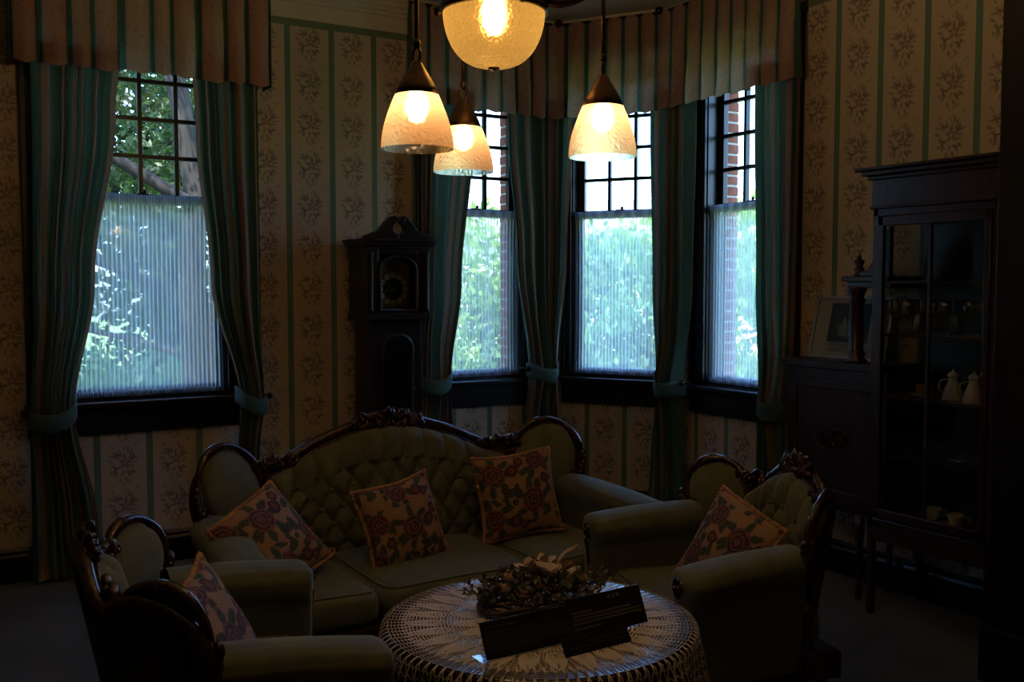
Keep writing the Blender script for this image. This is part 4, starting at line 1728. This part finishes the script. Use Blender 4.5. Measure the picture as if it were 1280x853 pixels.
for ang, L_, w_, nm in ((R(62), .042, .006, 'hour_hand'), (R(-100), .062, .004, 'minute_hand')):
    MB().add([(-w_, -.067, -.012), (w_, -.067, -.012), (w_ * .3, -.067, L_), (-w_ * .3, -.067, L_)], [(0, 1, 2, 3)]).build(nm, M_BRASS, dl, solid=.001, loc=(0, 0, 1.553), rot=(0, ang, 0))
MB().box(-CW - .012, CW + .012, -CD - .014, CD + .0, 1.795, 1.815).box(-CW - .028, CW + .028, -CD - .030, CD + .0, 1.815, 1.835).box(-CW - .042, CW + .042, -CD - .044, CD, 1.835, 1.853).build('cornice', clockwood, ck, bevel=.004)
for s in (-1, 1):
    low = [(s * (CW - .01), 1.853), (s * (CW + .02), 1.868), (s * (CW - .02), 1.885), (s * .125, 1.905), (s * .085, 1.955), (s * .055, 1.985), (s * .03, 1.995),
           (s * .012, 1.985), (s * .008, 1.960), (s * .020, 1.945), (s * .034, 1.935), (s * .040, 1.905), (s * .020, 1.885), (s * .0, 1.880), (s * .0, 1.853)]
    MB().prism(low, lambda a, b: (a, -CD - .020, b), lambda a, b: (a, -CD + .035, b)).build('swan_neck', clockwood, ck, bevel=.004)
    MB().tube([(s * .022 + .014 * math.cos(q * PI / 6), -CD - .022, 1.968 + .014 * math.sin(q * PI / 6)) for q in range(12)], .006, 6, closed=True).build('rosette', clockwood, ck, smooth=True)

# ------------------------------------------------------------------ display cabinet on the right wall
# cabinet frame: local x runs from the bay towards the viewer along the wall, local y outwards from the wall into the room is -y
cb = empty('display_cabinet', (0, -2.10, 0), R(-90))
tag(cb, 'tall dark glazed display cabinet with a low columned side section', 'cabinet')
DEP = .42
SX0, SX1 = -.10, .55
SD = .31                                         # side section depth
                              # side section
VX0, VX1 = .56, 1.20                             # glazed section


def cbox(nm, x0, x1, y0, y1, z0, z1, mat=rosewood, par=cb, bv=.005):
    return MB().box(x0, x1, y0, y1, z0, z1).build(nm, mat, par, bevel=bv)


WB = -.024                                       # back against the wall, in front of the baseboard
cbox('side_cupboard', SX0 + .01, SX1, -SD + .03, WB, .42, 1.15)
cbox('side_top', SX0 - .015, SX1 + .005, -SD - .01, WB, 1.15, 1.19)
dr = cbox('side_door', SX0 + .05, SX1 - .04, -SD + .015, -SD + .03, .47, 1.10)
MB().tube([(SX0 + .09, -SD + .012, .52), (SX1 - .08, -SD + .012, .52), (SX1 - .08, -SD + .012, 1.05), (SX0 + .09, -SD + .012, 1.05)], .008, 6, closed=True).build('door_moulding', rosewood, dr)
scm = MB()
for s in (-1, 1):
    scroll(scm, ((SX0 + SX1) / 2 + s * .05, .79), .06, 1.5, s, .008, lambda a, b, d: Vector((a, -SD + .010 + d, b)))
scm.build('door_carving', rosewood, dr, smooth=True)
MB().ball((SX1 - .055, -SD + .006, .80), .011).build('door_knob', M_BRASS, dr, smooth=True)
for (x, y) in ((SX0 + .03, -SD + .05), (SX1 - .14, -SD + .02), (SX0 + .03, -.06), (SX1 - .14, -.06)):
    MB().lathe([(0, 0), (.014, 0), (.020, .02), (.015, .06), (.019, .28), (.026, .36), (.026, .425), (0, .425)], 12, (x, y, 0)).build('leg', rosewood, cb, smooth=True)
# column, shelf, finials, scroll bracket
cxp, cyp = .345, -SD + .045
MB().lathe([(0, 1.19), (.055, 1.19), (.055, 1.205), (.038, 1.215), (.046, 1.24), (.034, 1.26), (.038, 1.40), (.033, 1.48), (.042, 1.50), (.033, 1.52), (.046, 1.55), (.050, 1.575), (0, 1.575)], 16, (cxp, cyp, 0)).build('column', rosewood, cb, smooth=True)
cbox('upper_shelf', .285, VX0 + .01, -SD - .005, WB, 1.595, 1.622)
cbox('shelf_moulding', .305, VX0 + .01, -SD + .015, WB, 1.565, 1.597)
fin = MB().lathe([(0, 0), (.028, 0), (.028, .010), (.017, .018), (.026, .036), (.015, .052), (.024, .068), (.027, .078), (.012, .086), (.009, .100), (0, .112)], 12).build('finial', rosewood, cb, smooth=True, loc=(cxp + .01, cyp, 1.622))
share('finial', fin, cb, (cxp - .030, cyp + .050, 1.622), scale=(.9, .9, .9))
share('finial', fin, cb, (cxp + .01, WB - .035, 1.622), scale=(.9, .9, .9))
MB().prism([(VX0 + .01, 1.622), (VX0 - .17, 1.622), (VX0 - .165, 1.645), (VX0 - .125, 1.655), (VX0 - .095, 1.690), (VX0 - .085, 1.740), (VX0 - .060, 1.775), (VX0 - .045, 1.830), (VX0 + .01, 1.86)], lambda a, b: (a, -SD + .004, b), lambda a, b: (a, -SD + .03, b)).build('scroll_bracket', rosewood, cb, bevel=.004)
# glazed part
PST = .032
for x in (VX0, VX1 - PST):
    for y in (-DEP, WB - PST):
        cbox('corner_post', x, x + PST, y, y + PST, .0, 1.94)
cbox('back_board', VX0, VX1, WB - .012, WB, .40, 1.94, ebony)
cbox('bottom_board', VX0, VX1, -DEP, WB, .42, .47)
cbox('base_rail', VX0 + PST, VX1 - PST, -DEP + .004, -DEP + .02, .36, .43)
cbox('top_board', VX0, VX1, -DEP, WB, 1.90, 1.94)
cbox('frieze', VX0 - .004, VX1 + .004, -DEP - .008, WB, 1.94, 2.075)
cbox('frieze_bead', VX0 - .010, VX1 + .010, -DEP - .014, WB, 1.935, 1.950)
m = MB().box(VX0 - .02, VX1 + .02, -DEP - .025, WB, 2.07, 2.09).box(VX0 - .04, VX1 + .04, -DEP - .045, WB, 2.09, 2.112).box(VX0 - .062, VX1 + .062, -DEP - .065, WB, 2.112, 2.128)
m.build('cornice', rosewood, cb, bevel=.005)
door = MB().box(VX0 + PST, VX0 + PST + .032, -DEP - .008, -DEP + .016, .48, 1.90).box(VX1 - PST - .032, VX1 - PST, -DEP - .008, -DEP + .016, .48, 1.90)
door.box(VX0 + PST, VX1 - PST, -DEP - .008, -DEP + .016, 1.855, 1.90).box(VX0 + PST, VX1 - PST, -DEP - .008, -DEP + .016, .48, .52)
door = door.build('glazed_door', rosewood, cb, bevel=.004)
xm = (VX0 + VX1) / 2 - .01
MB().box(xm - .007, xm + .007, -DEP - .004, -DEP + .012, .52, 1.855).build('glazing_bar', rosewood, door)
for a, b in ((VX0 + PST + .032, xm - .007), (xm + .007, VX1 - PST - .032)):
    MB().box(a, b, -DEP + .003, -DEP + .005, .52, 1.855).build('door_pane', M_CABGLASS, door)
MB().ball((VX1 - PST - .016, -DEP - .016, 1.20), .010).build('door_knob', M_BRASS, door, smooth=True)
for x in (VX0 + .012, VX1 - .014):
    MB().box(x, x + .002, -DEP + PST, WB - PST, .47, 1.90).build('side_pane', M_CABGLASS, cb)
SHZ = (.775, 1.055, 1.35, 1.60)
for z in SHZ:
    cbox('shelf', VX0 + .004, VX1 - .004, -DEP + .035, WB - .012, z - .014, z, rosewood, cb, .002)


def cabw(x, y, z):
    return (0 + y * 1.0, -2.10 - x, z)            # cabinet local -> world


def stem_glass(kind):
    if kind == 0:
        return [(0, 0), (.030, 0), (.031, .003), (.006, .008), (.004, .02), (.004, .065), (.012, .075), (.028, .095), (.033, .125), (.030, .160), (.0285, .160), (.031, .125), (.026, .097), (.010, .079), (0, .077)]
    return [(0, 0), (.028, 0), (.030, .004), (.034, .10), (.0325, .10), (.0285, .008), (0, .007)]


gl0 = gl1 = None
GX = [.625, .690, .755, .820, .885, .950, 1.015, 1.08, 1.13]
for i, x in enumerate(GX):
    k = 0 if i % 3 != 2 else 1
    for row, yy in ((0, -.33), (1, -.20)):
        if row == 1 and i % 2:
            continue
        nm = ('wine_glass', 'tumbler')[k]
        pos = ('leftmost', 'second', 'third', 'fourth', 'fifth', 'sixth', 'seventh', 'eighth', 'ninth')[i]
        lab = ('clear stemmed wine glass, %s along the %s row of the glass shelf' if k == 0 else 'clear straight tumbler, %s along the %s row of the glass shelf') % (pos, ('front', 'back')[row])
        src = (gl0, gl1)[k]
        if src is None:
            src = MB().lathe(stem_glass(k), 16, cap=False).build(nm, M_CRYSTAL, smooth=True)
            if k == 0:
                gl0 = src
            else:
                gl1 = src
            g = src
        else:
            g = share(nm, src)
        g.location = cabw(x, yy, 1.351)
        tag(g, lab, 'glass', 'glassware in the display cabinet')


def cup(label, x, y, z, mat, sc=1.0):
    t = empty('teacup', cabw(x, y, z), R(-60))
    t.scale = (sc, sc, sc)
    tag(t, label, 'teacup', 'cups in the display cabinet')
    MB().lathe([(0, .002), (.035, 0), (.060, .010), (.070, .016), (.069, .018), (.038, .006), (0, .006)], 24, cap=False).build('saucer', M_PORC, t, smooth=True)
    MB().lathe([(0, .010), (.018, .010), (.020, .016), (.032, .032), (.038, .060), (.040, .070), (.038, .070), (.030, .034), (.014, .018), (0, .018)], 24, cap=False).build('bowl', mat, t, smooth=True)
    MB().tube([(.037, 0, .060), (.054, 0, .062), (.060, 0, .048), (.052, 0, .034), (.034, 0, .032)], .0035, 6).build('handle', mat, t, smooth=True)
    MB().tube([(-.02, .05, .017), (.055, .045, .020)], .0022, 5).ball((.060, .0447, .021), (.010, .006, .002)).build('spoon', M_BRASS, t, smooth=True)


cup('amber brass teacup on a saucer beside the left white pot', .74, -.27, 1.056, M_BRASS, .8)
cup('cream teacup on a saucer at the left of the lowest cabinet shelf', .80, -.26, .471, M_PORC)
cup('cream teacup on a saucer at the middle of the lowest cabinet shelf', .945, -.29, .471, M_PORC)


def pot(label, x, y, z):
    t = empty('porcelain_pot', cabw(x, y, z), R(-40))
    tag(t, label, 'pot', 'white pots in the display cabinet')
    MB().lathe([(0, 0), (.046, 0), (.048, .006), (.040, .045), (.026, .082), (.019, .098), (.022, .104), (0, .104)], 24).build('body', M_PORC, t, smooth=True)
    MB().lathe([(.020, .104), (.026, .112), (.020, .126), (.008, .132), (.007, .140), (0, .144)], 16).build('lid', M_PORC, t, smooth=True)
    MB().tube(catmull([(.020, -.010, .108), (.034, -.016, .085), (.046, -.022, .050), (.060, -.014, .030)], 5), .004, 6).build('dark_band', M_BLACK, t, smooth=True)
    MB().tube(catmull([(-.022, 0, .096), (-.055, 0, .088), (-.060, 0, .052), (-.040, 0, .036)], 5), .0045, 6).build('handle', M_PORC, t, smooth=True)
    for k in range(4):
        a = -1.2 + k * .6
        MB().ball((.041 * math.cos(a), .041 * math.sin(a), .038), (.005, .005, .006), 8, 5).build('painted_flower', plain('red painted flower', (.30, .04, .03), .4), t, smooth=True)


pot('white conical porcelain pot with dark band, left of the pair in the cabinet', .905, -.28, 1.056)
pot('white conical porcelain pot with dark band, right of the pair in the cabinet', 1.035, -.32, 1.056)
t = empty('glass_dish', cabw(.93, -.25, .776))
tag(t, 'pale footed glass dish on the shelf below the white pots', 'dish')
MB().lathe([(0, 0), (.05, 0), (.052, .005), (.012, .012), (.010, .045), (.03, .055), (.13, .075), (.132, .078), (.03, .062), (0, .060)], 32, cap=False).build('dish', M_CRYSTAL, t, smooth=True)
for k in range(12):
    a = k * PI / 6
    if k == 0:
        kn = MB().ball((0, 0, 0), .010, 8, 5).build('rim_bead', M_CRYSTAL, t, smooth=True, loc=(.13 * math.cos(a), .13 * math.sin(a), .08))
    else:
        share('rim_bead', kn, t, (.13 * math.cos(a), .13 * math.sin(a), .08))

# ------------------------------------------------------------------ framed photograph on the side section
FW, FH = .50, .335
pf = empty('photo_frame', (-.150, -2.215, 1.1915), R(-90))
tag(pf, 'framed old photograph in a cream mat leaning on the cabinet side top', 'picture frame')
LE = R(-13)


def fpart(nm, m, mat, par=None, bv=0.0):
    o_ = m.build(nm, mat, par if par is not None else pf, bevel=bv)
    if par is None:
        o_.rotation_euler = (LE, 0, 0)
    return o_


x0_, x1_ = -FW / 2 + .06, FW / 2 + .06
m = MB().box(x0_, x1_, 0, .018, 0, .014).box(x0_, x1_, 0, .018, FH - .014, FH).box(x0_, x0_ + .014, 0, .018, .014, FH - .014).box(x1_ - .014, x1_, 0, .018, .014, FH - .014)
fpart('frame', m, M_SILVER, None, .002)
mat_ = fpart('mat_board', MB().box(x0_ + .014, x1_ - .014, .009, .014, .014, FH - .014), M_MATBOARD)
pcx, pcz = x0_ + .235, .195
ph_ = MB().box(pcx - .130, pcx + .130, .0075, .009, pcz - .105, pcz + .105).build('photo_print', M_PHOTO, mat_)
MB().prism([(pcx + .002 + .082 * math.cos(k * PI / 12), pcz - .015 + .072 * math.sin(k * PI / 12) * (1 if k > 12 else .35)) for k in range(24)], lambda a, b: (a, .0068, b), lambda a, b: (a, .0075, b)).build('oval_vignette', plain('brown photo tone', (.12, .105, .08), .5), ph_)
for dx_, sc_ in ((-.030, 1.0), (.032, .95)):
    cx_ = pcx + dx_
    MB().prism([(cx_ - .034 * sc_, pcz - .070), (cx_ + .030 * sc_, pcz - .070), (cx_ + .022 * sc_, pcz - .025), (cx_ + .008, pcz + .002), (cx_ - .008, pcz + .002), (cx_ - .026 * sc_, pcz - .028)], lambda a, b: (a, .0064, b), lambda a, b: (a, .0068, b)).build('pale_dress', M_PHOTOP, ph_)
    MB().prism([(cx_ + .010 * math.cos(k * PI / 6), pcz + .013 + .014 * math.sin(k * PI / 6)) for k in range(12)], lambda a, b: (a, .0064, b), lambda a, b: (a, .0068, b)).build('pale_head', M_PHOTOP, ph_)
rnd = random.Random(2)
for (z, a, b) in ((.072, .12, .34), (.056, .17, .29), (.040, .125, .30)):
    m = MB()
    x = x0_ + a
    while x < x0_ + b:
        l = rnd.uniform(.006, .010)
        m.box(x, x + l, .0083, .009, z, z + .0018).box(x + l * .2, x + l * .85, .0083, .009, z + .004, z + .0058).box(x + l * .4, x + l * .4 + .0018, .0083, .009, z - .003, z + .008)
        x += l + .003
    tag(m.build('caption_line', M_BLACK, mat_), kind='stuff')
fpart('glass', MB().box(x0_ + .012, x1_ - .012, .003, .0045, .012, FH - .012), M_CABGLASS)

# ------------------------------------------------------------------ garden outside the windows
GZ = -.6
o = MB().box(-40, 40, .6, 60, GZ - .2, GZ).box(.7, 60, -40, .6, GZ - .2, GZ).build('garden_lawn', M_LAWN)
tag(o, 'sunlit lawn outside the windows', kind='structure')
pth = MB().prism([(-1.5, 3.2), (2.0, 3.2), (5.0, 6.0), (14, 7.0), (14, 9.5), (3.5, 8.6), (.6, 5.6), (-1.5, 5.2)], lambda a, b: (a, b, GZ + .02), lambda a, b: (a, b, GZ - .02)).build('garden_path', M_PATH)
tag(pth, 'pale gravel path curving through the garden', kind='structure')


def tree(name, label, loc, crowns, trunk, leaves, size, mat, seed, group='garden trees and shrubs', branches=()):
    """crowns: (x, y, z, rx, ry, rz) relative to loc"""
    t = empty(name, loc)
    tag(t, label, 'tree' if trunk else 'shrub', group)
    rs = np.random.RandomState(seed)
    if trunk:
        h, r_ = trunk
        rnd = random.Random(seed)
        pts = [(rnd.uniform(-.06, .06) * k, rnd.uniform(-.06, .06) * k, h * k / 5) for k in range(6)]
        MB().tube(pts, [r_ * (1 - .1 * k) for k in range(6)], 12).build('trunk', M_BARK, t, smooth=True)
        for (z, ang, ln, up, br) in branches:
            MB().tube(catmull([(0, 0, z), (ln * .5 * math.cos(ang), ln * .5 * math.sin(ang), z + up * .6), (ln * math.cos(ang), ln * math.sin(ang), z + up)], 5), [br * (1 - .06 * k) for k in range(11)], 8).build('branch', M_BARK, t, smooth=True)
    cs = []
    tot = sum(c[3] * c[4] + c[4] * c[5] for c in crowns)
    for (cx_, cy_, cz_, rx_, ry_, rz_) in crowns:
        n = int(leaves * (rx_ * ry_ + ry_ * rz_) / tot)
        nc = max(6, n // 60)
        d = rs.normal(size=(nc, 3))
        d /= np.linalg.norm(d, axis=1)[:, None]
        cl = d * (rs.uniform(.35, 1.0, (nc, 1)) ** .5) * np.array([rx_, ry_, rz_]) + np.array([cx_, cy_, cz_])
        p = cl[rs.randint(0, nc, n)] + rs.normal(size=(n, 3)) * np.array([rx_, ry_, rz_]) * .13
        cs.append(p)
    c = np.concatenate(cs)
    n = len(c)
    a = rs.normal(size=(n, 3))
    a /= np.linalg.norm(a, axis=1)[:, None]
    b = np.cross(a, rs.normal(size=(n, 3)))
    b /= np.linalg.norm(b, axis=1)[:, None]
    s1 = (rs.uniform(.6, 1.3, (n, 1)) * size)
    vs = np.stack([c - a * s1, c + b * s1 * .45, c + a * s1, c - b * s1 * .45], 1).reshape(-1, 3)
    me = bpy.data.meshes.new('foliage')
    me.vertices.add(n * 4)
    me.vertices.foreach_set('co', vs.ravel())
    me.loops.add(n * 4)
    me.loops.foreach_set('vertex_index', np.arange(n * 4, dtype=np.int32))
    me.polygons.add(n)
    me.polygons.foreach_set('loop_start', np.arange(0, n * 4, 4, dtype=np.int32))
    me.update()
    me.validate()
    me.materials.append(mat)
    fo = bpy.data.objects.new('foliage', me)
    COL.objects.link(fo)
    fo.parent = t
    tag(fo, kind='stuff')
    return t


tree('cedar', 'dark evergreen with a thick trunk just outside the four column window', (-2.15, 3.4, GZ),
     [(-.7, .5, 3.6, 1.2, .9, .5), (-1.0, .2, 2.5, .9, .7, .35), (.4, .6, 4.6, 1.6, 1.2, .8), (-1.4, .9, 4.8, 1.3, 1.0, .6), (-.8, -1.4, 5.0, 2.4, 1.5, .5)], (5.2, .15), 22000, .040, M_LEAF1, 1,  # last crown, out of view, added to overhang and shade the window
     branches=((2.0, 2.7, 1.5, .6, .06), (2.9, 3.3, 1.6, .7, .07), (3.4, .6, 1.4, .8, .06), (1.5, 2.9, 1.0, .3, .04)))
tree('evergreen_tree', 'broad dark evergreen closing the view behind the trunk', (-1.6, 7.6, GZ),
     [(-1.5, 0, 2.4, 2.6, 1.2, 2.6), (1.4, .3, 2.6, 2.2, 1.2, 2.7), (0, .2, 5.2, 2.6, 1.3, 1.8), (-2.8, .4, 4.8, 1.8, 1.2, 1.8), (-4.6, -1.5, 3.4, 2.0, 1.6, 3.2)], (4, .25), 34000, .10, M_LEAF1, 2)  # far left crown is unseen, put in to keep sky light off the net
tree('flowering_shrub', 'low blue green shrub under the evergreen', (-2.5, 5.0, GZ), [(0, 0, .9, 1.1, .7, .9), (.9, .3, .8, .9, .6, .8), (-1.0, .2, 1.0, .9, .6, .9)], None, 4500, .06, M_LEAF3, 3)
tree('laurel_shrub', 'rounded bright shrub seen through the window beside the clock', (2.6, 8.4, GZ), [(0, 0, 1.4, 1.5, 1.2, 1.6), (1.2, .3, 1.6, 1.3, 1.1, 1.7)], None, 6500, .085, M_LEAF2, 4)
tree('round_shrub', 'tall rounded green shrub seen through the corner window', (4.6, 7.4, GZ), [(0, 0, 1.5, 1.5, 1.3, 1.7), (1.3, -.3, 1.4, 1.3, 1.2, 1.6), (.5, -1.2, .9, 1.2, 1.0, 1.1)], None, 8500, .080, M_LEAF3, 5)
tree('hedge_shrub', 'light green shrub at the right of the corner window view', (6.6, 5.6, GZ), [(0, 0, 1.6, 1.5, 1.3, 1.8), (.9, -.8, 1.2, 1.2, 1.2, 1.4)], None, 6500, .085, M_LEAF2, 6)
tree('pale_tree', 'pale feathery tree seen through the window nearest the cabinet', (6.6, 3.4, GZ), [(0, 0, 2.8, 1.2, 1.1, .8), (.7, -.5, 2.2, 1.1, .9, .7), (.2, .2, 3.7, 1.0, .9, .5)], (3.4, .09), 3000, .075, M_LEAF3, 7,
     branches=((2.0, .5, .9, .6, .03), (2.3, 3.5, .9, .6, .03)))
tree('background_tree', 'hazy green tree standing far behind the shrubs', (11.5, 13.0, GZ), [(0, 0, 2.6, 2.2, 1.8, 1.3), (2.0, -.6, 2.7, 1.8, 1.5, 1.4)], (2.4, .14), 5200, .13, M_LEAF2, 8)
nb = empty('neighbour_house', (15.5, 20.6, GZ), R(-37))
tag(nb, 'low pale house with a grey tiled roof beyond the garden', 'house')
MB().box(-6, 6, -2.5, 2.5, 0, 3.5).build('house_wall', plain('pale plaster', (.7, .68, .62), .9), nb)
MB().prism([(-3.1, 3.45), (3.1, 3.45), (0, 4.95)], lambda a, b: (-6.4, a, b), lambda a, b: (6.4, a, b)).build('house_roof', M_TILE, nb)
for x in (-4, -1.2, 1.6, 4.4):
    MB().box(x - .5, x + .5, -2.56, -2.48, 1.2, 2.4).build('house_window', M_BLACK, nb)
